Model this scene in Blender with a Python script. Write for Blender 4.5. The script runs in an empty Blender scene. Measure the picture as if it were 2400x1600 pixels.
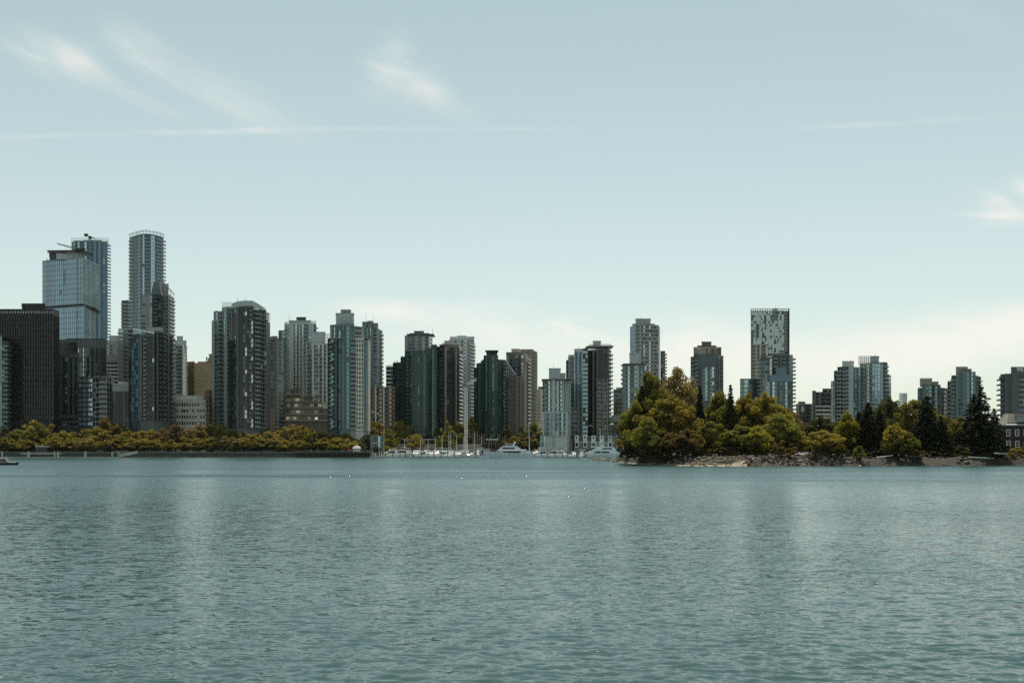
import bpy, math, random
import numpy as np
from mathutils import Vector, Matrix, noise as mnoise

# ---------------------------------------------------------------- camera, sky, sun, exposure
scene = bpy.context.scene
C = scene.collection
R = math.radians
F = 2400.0          # focal length in photo pixels (36 mm lens on a 36 mm wide sensor)
HY = 1053.0         # photo row of the horizon
CAM_H = 5.0         # eye height above the water
SUN_EL, SUN_AZ = R(64), R(7)      # azimuth measured from +Y towards +X

cam_data = bpy.data.cameras.new("camera")
cam = bpy.data.objects.new("camera", cam_data)
C.objects.link(cam)
cam.location = (0, 0, CAM_H)
cam.rotation_euler = (R(90), 0, 0)
cam_data.sensor_width = 36
cam_data.lens = 36
cam_data.shift_y = (HY - 800) / 2400
cam_data.clip_start = 0.5
cam_data.clip_end = 30000
scene.camera = cam

sun_data = bpy.data.lights.new("sun", 'SUN')
sun_data.energy = 4.9
sun_data.angle = R(0.5)
sun_data.color = (1.0, 0.90, 0.74)
sun = bpy.data.objects.new("sun", sun_data)
C.objects.link(sun)
sd = Vector((math.sin(SUN_AZ) * math.cos(SUN_EL), math.cos(SUN_AZ) * math.cos(SUN_EL), math.sin(SUN_EL)))
sun.rotation_euler = sd.to_track_quat('Z', 'Y').to_euler()

scene.view_settings.view_transform = 'Standard'
scene.view_settings.look = 'None'
scene.view_settings.gamma = 1
scene.view_settings.use_curve_mapping = False
scene.view_settings.exposure = 0.15
scene.cycles.use_denoising = False
scene.cycles.max_bounces = 6
scene.cycles.diffuse_bounces = 2
scene.cycles.glossy_bounces = 3
scene.cycles.transmission_bounces = 3
scene.cycles.volume_bounces = 0
scene.cycles.sample_clamp_indirect = 4
scene.cycles.sample_clamp_direct = 0

class N:
    """small helper that writes node trees as expressions"""
    def __init__(s, tree):
        s.t = tree; s.n = tree.nodes; s.l = tree.links
    def node(s, typ, **kw):
        n = s.n.new(typ)
        for k, v in kw.items():
            setattr(n, k, v)
        return n
    def put(s, sock, v):
        if v is None: return
        if isinstance(v, bpy.types.NodeSocket): s.l.new(v, sock)
        else: sock.default_value = v
    def math(s, op, a, b=None, c=None, clamp=False):
        n = s.node('ShaderNodeMath', operation=op, use_clamp=clamp)
        s.put(n.inputs[0], a); s.put(n.inputs[1], b); s.put(n.inputs[2], c)
        return n.outputs[0]
    def vmath(s, op, a, b=None):
        n = s.node('ShaderNodeVectorMath', operation=op)
        s.put(n.inputs[0], a)
        if op == 'SCALE': s.put(n.inputs[3], b)
        else: s.put(n.inputs[1], b)
        return n.outputs[1] if op in ('LENGTH', 'DOT_PRODUCT', 'DISTANCE') else n.outputs[0]
    def comb(s, x, y, z):
        n = s.node('ShaderNodeCombineXYZ')
        for i, v in enumerate((x, y, z)): s.put(n.inputs[i], v)
        return n.outputs[0]
    def sep(s, v):
        n = s.node('ShaderNodeSeparateXYZ'); s.put(n.inputs[0], v)
        return n.outputs
    def mapr(s, v, a, b, c=0.0, d=1.0, smooth=False):
        n = s.node('ShaderNodeMapRange', clamp=True)
        if smooth: n.interpolation_type = 'SMOOTHSTEP'
        for i, x in enumerate((v, a, b, c, d)): s.put(n.inputs[i], x)
        return n.outputs[0]
    def mapping(s, v, loc=(0, 0, 0), rot=(0, 0, 0), scale=(1, 1, 1), typ='POINT'):
        n = s.node('ShaderNodeMapping', vector_type=typ)
        s.put(n.inputs[0], v); n.inputs[1].default_value = loc; n.inputs[2].default_value = rot; n.inputs[3].default_value = scale
        return n.outputs[0]
    def noise(s, v, scale, detail=3.0, rough=0.5, color=False, dist=0.0):
        n = s.node('ShaderNodeTexNoise')
        s.put(n.inputs['Vector'], v); s.put(n.inputs['Scale'], scale)
        n.inputs['Detail'].default_value = detail; n.inputs['Roughness'].default_value = rough
        n.inputs['Distortion'].default_value = dist
        return n.outputs['Color' if color else 'Fac']
    def mix(s, f, a, b, blend='MIX'):
        n = s.node('ShaderNodeMix', data_type='RGBA', blend_type=blend)
        s.put(n.inputs[0], f); s.put(n.inputs[6], a if not isinstance(a, tuple) or len(a) == 4 else (*a, 1))
        s.put(n.inputs[7], b if not isinstance(b, tuple) or len(b) == 4 else (*b, 1))
        return n.outputs[2]
    def ramp(s, f, stops, interp='LINEAR'):
        n = s.node('ShaderNodeValToRGB'); cr = n.color_ramp; cr.interpolation = interp
        while len(cr.elements) < len(stops): cr.elements.new(0.5)
        for e, (p, c) in zip(cr.elements, stops):
            e.position = p; e.color = (*c, 1)
        s.put(n.inputs[0], f)
        return n.outputs[0]

# ---- world: physical sky with thin cirrus and a low cloud bank
world = bpy.data.worlds.new("World"); scene.world = world
world.use_nodes = True
w = N(world.node_tree); w.n.clear()
sky = w.node('ShaderNodeTexSky', sky_type='NISHITA')
sky.sun_disc = False
sky.sun_elevation = SUN_EL
sky.sun_rotation = SUN_AZ
sky.altitude = 0
sky.air_density = 1.0
sky.dust_density = 1.1
sky.ozone_density = 1.0
d = w.node('ShaderNodeTexCoord').outputs['Generated']
dx, dy, dz = w.sep(d)
ysafe = w.math('MAXIMUM', dy, 0.05)
u = w.math('DIVIDE', dx, ysafe); v = w.math('DIVIDE', dz, ysafe)
uv = w.comb(u, v, 0.0)
front = w.mapr(dy, 0.05, 0.3)
def px(x, y): return ((x - 1200) / F, (HY - y) / F)
def blob(x, y, a, b, ang, amt, nz=None, soft=1.0):
    """soft elliptical cloud at a fixed bearing and height; a, b half sizes in photo pixels"""
    uu, vv = px(x, y)
    p = w.mapping(uv, (uu, vv, 0), (0, 0, R(ang)), (a / F, b / F, 1), 'TEXTURE')
    r = w.vmath('LENGTH', p)
    m = w.mapr(r, 0.0, 1.0, 1.0, 0.0, True)
    if nz is not None: m = w.math('MULTIPLY', m, nz)
    return w.math('MULTIPLY', m, amt)
def wisp(ang, sx, sy, lo, hi, seed=0.0, det=6.0, dist=0.6):
    p = w.mapping(uv, (0, 0, seed), (0, 0, R(ang)), (1 / sx, 1 / sy, 1), 'TEXTURE')
    p = w.mapping(uv, (0, 0, 0), (0, 0, R(ang)), (1, 1, 1), 'TEXTURE')
    p = w.vmath('ADD', w.vmath('MULTIPLY', p, (sx, sy, 1)), (seed, seed * 1.7, seed))
    return w.mapr(w.noise(p, 1.0, det, 0.6, dist=dist), lo, hi, 0, 1, True)
streak = wisp(-28, 7, 30, 0.15, 1.0, 3.1, 10, 2.2)
puff = wisp(-8, 9, 26, 0.28, 0.66, 7.7, 9, 0.8)
fine = wisp(-3, 16, 45, 0.25, 0.7, 11.0, 8)
cl = [
    blob(120, 130, 190, 80, -22, 0.85, streak), blob(190, 140, 100, 70, -60, 0.5, streak),
    blob(325, 112, 150, 70, -35, 0.75, streak), blob(500, 205, 380, 80, -24, 0.42, streak),
    blob(300, 215, 330, 36, -27, 0.45, streak), blob(560, 260, 260, 60, -22, 0.4, streak),
    blob(905, 150, 80, 120, -30, 0.8, streak), blob(955, 190, 150, 85, -25, 1.0, streak), blob(1040, 240, 160, 50, -30, 0.4, streak),
    blob(560, 307, 420, 13, 1.2, 0.55, fine), blob(150, 318, 360, 10, 2, 0.28, fine), blob(1100, 302, 600, 9, 0, 0.22, fine),
    blob(2150, 285, 520, 11, 3.5, 0.28, fine),
    blob(2400, 470, 200, 75, 8, 1.1, puff), blob(2350, 505, 190, 14, -1, 0.6, fine),
    blob(2200, 20, 420, 60, -20, 0.2, streak),
    blob(930, 730, 240, 42, -3, 1.0, puff), blob(1240, 765, 300, 70, -8, 1.1, puff), blob(1100, 800, 520, 60, -4, 0.35),
    blob(1640, 810, 300, 110, -5, 0.9, puff), blob(1560, 860, 560, 110, 0, 0.4),
    blob(2300, 790, 460, 110, 8, 0.95, puff), blob(2000, 860, 420, 120, 6, 0.55), blob(2420, 730, 240, 60, 20, 0.5, puff),
    blob(2150, 800, 700, 110, 4, 0.35),
]
tot = cl[0]
for c_ in cl[1:]: tot = w.math('ADD', tot, c_)
tot = w.math('MULTIPLY', w.math('MINIMUM', tot, 1.0), front)
# the same thin high cloud carries on over the rest of the dome
pd = w.vmath('MULTIPLY', d, (2.2, 2.2, 9.0))
rest = w.mapr(w.noise(pd, 1.3, 6.0, 0.62, dist=0.8), 0.5, 0.8, 0.0, 0.35, True)
rest = w.math('MULTIPLY', rest, w.math('SUBTRACT', 1.0, front))
tot = w.math('MAXIMUM', tot, rest)
graded = w.mix(1.0, sky.outputs[0], (1.02, 1.07, 0.92), 'MULTIPLY')
# thin veil: high haze evens out the blue
veiled = w.mix(0.50, graded, (8.1, 8.75, 8.05))
# the blue deepens with height over the whole dome
deep = w.mapr(dz, 0.06, 0.50, 0.0, 1.0, True)
veiled = w.mix(deep, veiled, w.mix(1.0, veiled, (0.67, 0.785, 0.80), 'MULTIPLY'))
final = w.mix(w.math('MULTIPLY', tot, 0.72), veiled, (8.9, 8.55, 7.8))
bg = w.node('ShaderNodeBackground'); bg.inputs[1].default_value = 0.10
w.l.new(final, bg.inputs[0])
wo = w.node('ShaderNodeOutputWorld'); w.l.new(bg.outputs[0], wo.inputs[0])

# ---------------------------------------------------------------- helpers
def tag(o, label=None, cat=None, group=None, kind=None):
    if label: o['label'] = label
    if cat: o['category'] = cat
    if group: o['group'] = group
    if kind: o['kind'] = kind
    return o
def empty(name, loc, rz=0.0, label=None, cat=None, group=None):
    o = bpy.data.objects.new(name, None); C.objects.link(o)
    o.location = loc; o.rotation_euler.z = rz; o.empty_display_size = 1
    return tag(o, label, cat, group)
def P(x, y, D):
    """the point a photo pixel shows when it stands at distance D"""
    return Vector(((x - 1200) / F * D, D, CAM_H + (HY - y) / F * D))
def X(x, D): return (x - 1200) / F * D
def Z(y, D): return CAM_H + (HY - y) / F * D

class MB:
    def __init__(s): s.v = []; s.f = []; s.m = []; s.cur = 0
    def quad(s, a, b, c, d):
        n = len(s.v); s.v += [tuple(a), tuple(b), tuple(c), tuple(d)]; s.f.append((n, n+1, n+2, n+3)); s.m.append(s.cur)
    def tri(s, a, b, c):
        n = len(s.v); s.v += [tuple(a), tuple(b), tuple(c)]; s.f.append((n, n+1, n+2)); s.m.append(s.cur)
    def box(s, x0, x1, y0, y1, z0, z1):
        s.prism([(x0, y0), (x1, y0), (x1, y1), (x0, y1)], z0, z1)
    def prism(s, pts, z0, z1, top=True, bottom=True):
        """vertical prism on a counter-clockwise footprint"""
        n = len(s.v); k = len(pts)
        s.v += [(p[0], p[1], z0) for p in pts] + [(p[0], p[1], z1) for p in pts]
        for i in range(k):
            j = (i + 1) % k
            s.f.append((n+i, n+j, n+k+j, n+k+i)); s.m.append(s.cur)
        if top: s.f.append(tuple(n+k+i for i in range(k))); s.m.append(s.cur)
        if bottom: s.f.append(tuple(n+i for i in reversed(range(k)))); s.m.append(s.cur)
    def obox(s, o, d, n_, a0, a1, b0, b1, z0, z1):
        """box along direction d (a) and outward normal n_ (b) from origin o"""
        q = [(a0, b1), (a1, b1), (a1, b0), (a0, b0)]
        s.prism([(o[0]+d[0]*a+n_[0]*b, o[1]+d[1]*a+n_[1]*b) for a, b in q], z0, z1)
    def profile(s, pts, y0, y1, w0=None):
        """side outline in x-z pushed through from y0 to y1"""
        n = len(s.v); k = len(pts)
        s.v += [(p[0], y0, p[1]) for p in pts] + [(p[0], y1, p[1]) for p in pts]
        for i in range(k):
            j = (i + 1) % k
            s.f.append((n+j, n+i, n+k+i, n+k+j)); s.m.append(s.cur)
        s.f.append(tuple(n+i for i in range(k))); s.m.append(s.cur)
        s.f.append(tuple(n+k+i for i in reversed(range(k)))); s.m.append(s.cur)
    def tube(s, a, b, r0, r1=None, k=6):
        a = Vector(a); b = Vector(b); r1 = r0 if r1 is None else r1
        ax = (b - a).normalized(); t = Vector((0, 0, 1)) if abs(ax.z) < .9 else Vector((1, 0, 0))
        p = ax.cross(t).normalized(); q = ax.cross(p)
        n = len(s.v)
        for c_, r in ((a, r0), (b, r1)):
            for i in range(k):
                an = 2*math.pi*i/k; s.v.append(tuple(c_ + p*(r*math.cos(an)) + q*(r*math.sin(an))))
        for i in range(k):
            j = (i+1) % k; s.f.append((n+i, n+j, n+k+j, n+k+i)); s.m.append(s.cur)
        s.f.append(tuple(n+k+i for i in range(k))); s.m.append(s.cur)
        s.f.append(tuple(n+i for i in reversed(range(k)))); s.m.append(s.cur)
    def mesh(s, name, mats):
        me = bpy.data.meshes.new(name); me.from_pydata(s.v, [], s.f)
        for m in (mats if isinstance(mats, (list, tuple)) else [mats]): me.materials.append(m)
        if any(s.m): me.polygons.foreach_set('material_index', s.m)
        me.update(); return me
    def build(s, name, mats, parent=None, loc=None, world=True):
        """link as one object; vertices given in world coordinates are moved to the parent's frame"""
        if parent is not None and world:
            L = parent.location; s.v = [(a-L.x, b-L.y, c-L.z) for a, b, c in s.v]
        o = bpy.data.objects.new(name, s.mesh(name, mats)); C.objects.link(o)
        if parent is not None: o.parent = parent
        if loc is not None: o.location = loc
        return o
def link(name, me, parent=None, loc=(0, 0, 0), rz=0.0, sc=None):
    o = bpy.data.objects.new(name, me); C.objects.link(o)
    o.parent = parent; o.location = loc; o.rotation_euler.z = rz
    if sc is not None: o.scale = sc if hasattr(sc, '__len__') else (sc, sc, sc)
    return o
def kids(o): return [c for c in o.children]
def copy_tree(o, parent=None):
    c = o.copy(); C.objects.link(c)
    if parent is not None: c.parent = parent
    for ch in kids(o): copy_tree(ch, c)
    return c

# ---------------------------------------------------------------- materials
MATS = {}
def newmat(name):
    m = bpy.data.materials.new(name); m.use_nodes = True
    n = N(m.node_tree); n.n.clear()
    out = n.node('ShaderNodeOutputMaterial')
    return m, n, out
def surf(name, col, rough=0.75, var=0.25, scale=0.35, metal=0.0, streak=True, bump=0.0, spec=0.5):
    """weathered opaque surface: broad tone patches, vertical rain streaks, fine grain"""
    if name in MATS: return MATS[name]
    m, n, out = newmat(name)
    co = n.node('ShaderNodeTexCoord').outputs['Object']
    a = n.noise(co, scale, 4, 0.6)
    f = n.mapr(a, 0.3, 0.7)
    if streak:
        s_ = n.noise(n.vmath('MULTIPLY', co, (1.3, 1.3, 0.06)), 1.0, 4, 0.6)
        f = n.math('MULTIPLY', f, n.mapr(s_, 0.25, 0.75, 0.55, 1.0))
    c0 = tuple(c * (1 - var) for c in col); c1 = tuple(min(1, c * (1 + var * 0.7)) for c in col)
    cc = n.mix(f, c0, c1)
    b = n.node('ShaderNodeBsdfPrincipled'); n.put(b.inputs['Base Color'], cc)
    b.inputs['Roughness'].default_value = rough; b.inputs['Metallic'].default_value = metal
    b.inputs['Specular IOR Level'].default_value = spec
    if bump:
        bp = n.node('ShaderNodeBump'); bp.inputs['Distance'].default_value = bump
        n.put(bp.inputs['Height'], n.noise(co, 3.0, 5, 0.6)); n.put(b.inputs['Normal'], bp.outputs[0])
    n.l.new(b.outputs[0], out.inputs[0])
    MATS[name] = m; return m
def glassmat(name, dark, mid, pale, pp=(0.42, 0.72, 0.87), metal=0.35, rough=0.07):
    """window glass over dim rooms: every pane (island) has its own blind, curtain or coating tone"""
    if name in MATS: return MATS[name]
    m, n, out = newmat(name)
    r = n.node('ShaderNodeNewGeometry').outputs['Random Per Island']
    col = n.ramp(r, [(0, tuple(c*.6 for c in dark)), (pp[0]*.6, dark), (pp[0], dark), (pp[1], mid), (pp[2], mid), (min(pp[2]+.03, .99), pale)])
    b = n.node('ShaderNodeBsdfPrincipled'); n.put(b.inputs['Base Color'], col)
    r2 = n.math('FRACT', n.math('MULTIPLY', r, 37.7))
    n.put(b.inputs['Metallic'], n.mapr(r2, 0, 1, metal*.7, metal*1.25))
    n.put(b.inputs['Roughness'], n.mapr(n.math('FRACT', n.math('MULTIPLY', r, 91.3)), 0, 1, rough*.6, rough*1.8))
    co = n.node('ShaderNodeTexCoord').outputs['Object']
    bp = n.node('ShaderNodeBump'); bp.inputs['Distance'].default_value = 0.02; bp.inputs['Strength'].default_value = 0.6
    n.put(bp.inputs['Height'], n.noise(co, 0.7, 2, 0.5)); n.put(b.inputs['Normal'], bp.outputs[0])
    n.l.new(b.outputs[0], out.inputs[0])
    MATS[name] = m; return m
G = dict(
    teal=glassmat('teal_glass', (0.044,0.095,0.101), (0.211,0.369,0.369), (0.624,0.743,0.697)),
    green=glassmat('green_glass', (0.013,0.041,0.035), (0.044,0.114,0.096), (0.178,0.283,0.238), (.6,.9,.97)),
    tealdim=glassmat('dim_teal_glass', (.03,.06,.055), (.06,.11,.10), (.16,.24,.21)),
    blue=glassmat('blue_glass', (0.038,0.076,0.107), (0.140,0.246,0.334), (0.446,0.564,0.624)),
    sky=glassmat('sky_glass', (.30,.42,.50), (.34,.46,.54), (.40,.51,.58), (.45,.8,.95), .5),
    pale=glassmat('pale_glass', (0.151,0.208,0.221), (0.421,0.545,0.545), (0.750,0.750,0.750)),
    dark=glassmat('dark_glass', (0.013,0.018,0.020), (0.039,0.053,0.056), (0.149,0.171,0.164), (.72,.93,.985), .25),
    black=glassmat('black_glass', (.0045,.006,.0065), (.010,.012,.012), (.035,.035,.03), (.75,.95,.985), .12),
    grey=glassmat('grey_glass', (0.056,0.070,0.070), (0.246,0.281,0.272), (0.624,0.653,0.608)),
    warm=glassmat('warm_glass', (0.064,0.056,0.038), (0.246,0.211,0.140), (0.624,0.505,0.327)),
    rail=glassmat('rail_glass', (.14,.19,.19), (.20,.26,.25), (.36,.42,.40), (.4,.8,.95), .2),
)
W = dict(
    conc=surf('grey_concrete', (0.33, 0.355, 0.34)), lconc=surf('light_concrete', (0.48, 0.49, 0.47)), dconc=surf('dark_concrete', (0.125, 0.142, 0.14)),
    cream=surf('cream_render', (.64,.60,.51)), brown=surf('brown_brick', (0.15, 0.12, 0.095)), tan=surf('tan_precast', (0.29, 0.25, 0.195)),
    gold=surf('ochre_brick', (0.36, 0.27, 0.16)), pink=surf('pink_render', (0.38, 0.29, 0.25)), white=surf('white_paint', (.72,.73,.70), .5, .12),
    black=surf('black_metal', (.010,.011,.011), .5, .3), green=surf('green_metal', (0.035, 0.072, 0.062), .45), dgrey=surf('charcoal_metal', (.05,.054,.053), .5),
    teal=surf('teal_spandrel', (.15,.20,.20), .4), blue=surf('blue_spandrel', (0.17, 0.24, 0.28), .35), red=surf('red_brick', (.040,.019,.015)),
    silver=surf('silver_cladding', (.60,.64,.63), .4, .12), steel=surf('grey_steel', (.22,.23,.23), .45, .2, metal=.4), pale=surf('pale_panel', (0.46, 0.49, 0.475), .5, .15),
)
# leaf cloth: two-sided, light shines through it
def leafmat(name, col, trans, var=0.35, tr=0.53):
    m, n, out = newmat(name)
    oi = n.node('ShaderNodeObjectInfo').outputs['Random']
    ri = n.node('ShaderNodeNewGeometry').outputs['Random Per Island']
    co = n.node('ShaderNodeTexCoord').outputs['Object']
    patch = n.noise(co, 5.0, 2, 0.5)
    k = n.math('ADD', n.math('MULTIPLY', ri, 0.6), n.math('MULTIPLY', n.mapr(patch, .3, .7), .4))
    lo = tuple(c*(1-var) for c in col); hi = tuple(c*(1+var) for c in col)
    c1 = n.mix(k, lo, hi)
    hs = n.node('ShaderNodeHueSaturation'); n.put(hs.inputs['Color'], c1)
    n.put(hs.inputs['Hue'], n.mapr(oi, 0, 1, .492, .51)); n.put(hs.inputs['Value'], n.mapr(oi, 0, 1, .85, 1.18))
    df = n.node('ShaderNodeBsdfPrincipled'); n.l.new(hs.outputs[0], df.inputs['Base Color']); df.inputs['Roughness'].default_value = .65
    df.inputs['Specular IOR Level'].default_value = .08
    tl = n.node('ShaderNodeBsdfTranslucent'); n.put(tl.inputs[0], n.mix(1.0, hs.outputs[0], tuple(t for t in trans), 'MULTIPLY'))
    mx = n.node('ShaderNodeMixShader'); mx.inputs[0].default_value = tr
    n.l.new(df.outputs[0], mx.inputs[1]); n.l.new(tl.outputs[0], mx.inputs[2]); n.l.new(mx.outputs[0], out.inputs[0])
    return m
LEAF = dict(
    gold=leafmat('golden_olive_leaves', (.148,.130,.037), (2.1,1.9,.8)),
    olive=leafmat('olive_leaves', (.115,.110,.032), (1.9,1.85,.8)),
    lime=leafmat('yellow_green_leaves', (.135,.122,.028), (2.2,2.2,.7)),
    brown=leafmat('russet_leaves', (.108,.090,.036), (1.9,1.5,.9)),
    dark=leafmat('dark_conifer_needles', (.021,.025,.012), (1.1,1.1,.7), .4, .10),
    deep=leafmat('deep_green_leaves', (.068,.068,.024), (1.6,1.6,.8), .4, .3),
    pale=leafmat('pale_olive_leaves', (.155,.130,.055), (1.8,1.6,.9)),
)
BARK = surf('bark', (.07,.055,.04), .9, .4, 2.0)

# ---------------------------------------------------------------- water
def water_material():
    m, n, out = newmat('sea_water')
    pos = n.node('ShaderNodeNewGeometry').outputs['Position']
    x_, y_, z_ = n.sep(pos)
    p2 = n.comb(x_, y_, 0.0)
    big = n.noise(n.vmath('MULTIPLY', p2, (.010, .035, 1)), 1.0, 3, .55)
    gust = n.mapr(big, .30, .70, .65, 1.30, True)
    mid = n.noise(n.vmath('MULTIPLY', p2, (.07, .22, 1)), 1.0, 3, .55)
    gust = n.math('MULTIPLY', gust, n.mapr(mid, .3, .7, .8, 1.2))
    # old wake of a passing boat: a band of steeper chop
    wk = n.math('ADD', y_, n.math('MULTIPLY', n.math('SUBTRACT', n.noise(n.vmath('MULTIPLY', p2, (.03,.03,1)), 1., 2, .5), .5), 22.0))
    band = n.math('MULTIPLY', n.mapr(n.math('ABSOLUTE', n.math('SUBTRACT', wk, 192.0)), 3.0, 13.0, 1, 0, True), n.mapr(x_, -38.0, -18.0, 1.0, 0.12, True))
    gust = n.math('ADD', gust, n.math('MULTIPLY', band, .9))
    steep = n.mapr(y_, 30., 300., .15, .95)
    def slopes(scale, sx, amp):
        c_ = n.noise(n.vmath('MULTIPLY', p2, (scale*sx, scale, 1)), 1.0, 3.0, .6, color=True)
        c_ = n.vmath('SUBTRACT', c_, (.5, .5, .5))
        cx, cy, cz = n.sep(c_)
        # wind waves: the steep faces look down-wind, towards the near shore
        lee = n.math('MULTIPLY', n.math('ABSOLUTE', cy), -2.3)
        cy = n.math('ADD', n.math('MULTIPLY', cy, n.math('SUBTRACT', 1.0, steep)), n.math('MULTIPLY', lee, steep))
        return n.comb(n.math('MULTIPLY', cx, amp*sx), n.math('MULTIPLY', cy, amp), 0.0)
    s_ = n.vmath('ADD', slopes(2.4, .42, .92), n.vmath('ADD', slopes(8.0, .55, .75), slopes(24.0, .6, .22)))
    far = n.mapr(y_, 25., 160., .80, 1.08)
    s_ = n.vmath('SCALE', s_, n.math('MULTIPLY', gust, far))
    sx_, sy_, sz_ = n.sep(s_)
    cap = n.mapr(y_, 130., 360., .95, .34)      # long-fetch chop near the far shore is never as steep as the ripples here
    sy_ = n.math('MULTIPLY', n.math('TANH', n.math('DIVIDE', sy_, cap)), cap)
    s_ = n.comb(sx_, sy_, 0.0)
    nn = n.vmath('NORMALIZE', n.vmath('ADD', n.node('ShaderNodeNewGeometry').outputs['Normal'], s_))
    b = n.node('ShaderNodeBsdfPrincipled')
    b.inputs['Base Color'].default_value = (.030, .066, .068, 1)
    b.inputs['Roughness'].default_value = .10
    b.inputs['IOR'].default_value = 1.333
    n.put(b.inputs['Normal'], nn)
    n.l.new(b.outputs[0], out.inputs[0])
    return m
WATER = water_material()
def build_water():
    rng = np.random.default_rng(4)
    ypx = np.concatenate([np.arange(1640, 1240, -1.25), np.arange(1240, 1061, -1.0)])
    Y = CAM_H*F/(ypx-HY)
    uu = np.concatenate([[-6, -3, -1.6, -1.0, -.75], np.arange(-.60, .601, 4.0/F), [.75, 1.0, 1.6, 3, 6]])
    UU, YY = np.meshgrid(uu, Y); XX = UU*YY
    dY = np.gradient(Y)[:, None]
    H = np.zeros_like(XX)
    lam = np.exp(rng.uniform(np.log(.26), np.log(2.0), 110))
    patch = 0.82 + 0.012*np.clip(XX, -12, 14) + 0.30*np.sin(XX*.05+1.3*np.sin(YY*.06)) * np.sin(YY*.11+.04*XX)
    for L in lam:
        th = rng.normal(math.radians(8), math.radians(33)); k = 2*math.pi/L
        ph = rng.uniform(0, 6.28)
        slope = .021*(1.0 if L < .6 else (.6/L)**1.6)
        fade = np.clip((L/np.abs(dY)-2.2)/2.0, 0, 1)
        arg = k*(XX*math.sin(th)+YY*math.cos(th))+ph
        H += fade*slope/k*(np.sin(arg)+.22*np.cos(2*arg))
    H *= patch
    H[:, :5] = 0; H[:, -5:] = 0; H[0, :] = 0
    r, c = XX.shape
    verts = np.stack([XX.ravel(), YY.ravel(), H.ravel()], 1).tolist()
    i = np.arange(r-1)[:, None]*c+np.arange(c-1)[None, :]
    faces = np.stack([i, i+1, i+c+1, i+c], -1).reshape(-1, 4).tolist()
    n = len(verts)
    y0, y1 = float(Y[0]), float(Y[-1])
    verts += [(-6000, -3000, 0), (6000, -3000, 0), (6000, y0, 0), (-6000, y0, 0), (6*y0, y0, 0), (-6*y0, y0, 0), (6000, y1, 0), (6*y1, y1, 0), (-6000, y1, 0), (-6*y1, y1, 0)]
    faces += [(n, n+1, n+2, n+4, n+5, n+3)]
    faces += [(n+4, n+2, n+6, n+7), (n+3, n+5, n+9, n+8)]
    me = bpy.data.meshes.new('water'); me.from_pydata(verts, [], faces)
    me.materials.append(WATER)
    me.polygons.foreach_set('use_smooth', [True]*len(faces)); me.update()
    o = bpy.data.objects.new('water', me); C.objects.link(o); o['kind'] = 'structure'
build_water()
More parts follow.
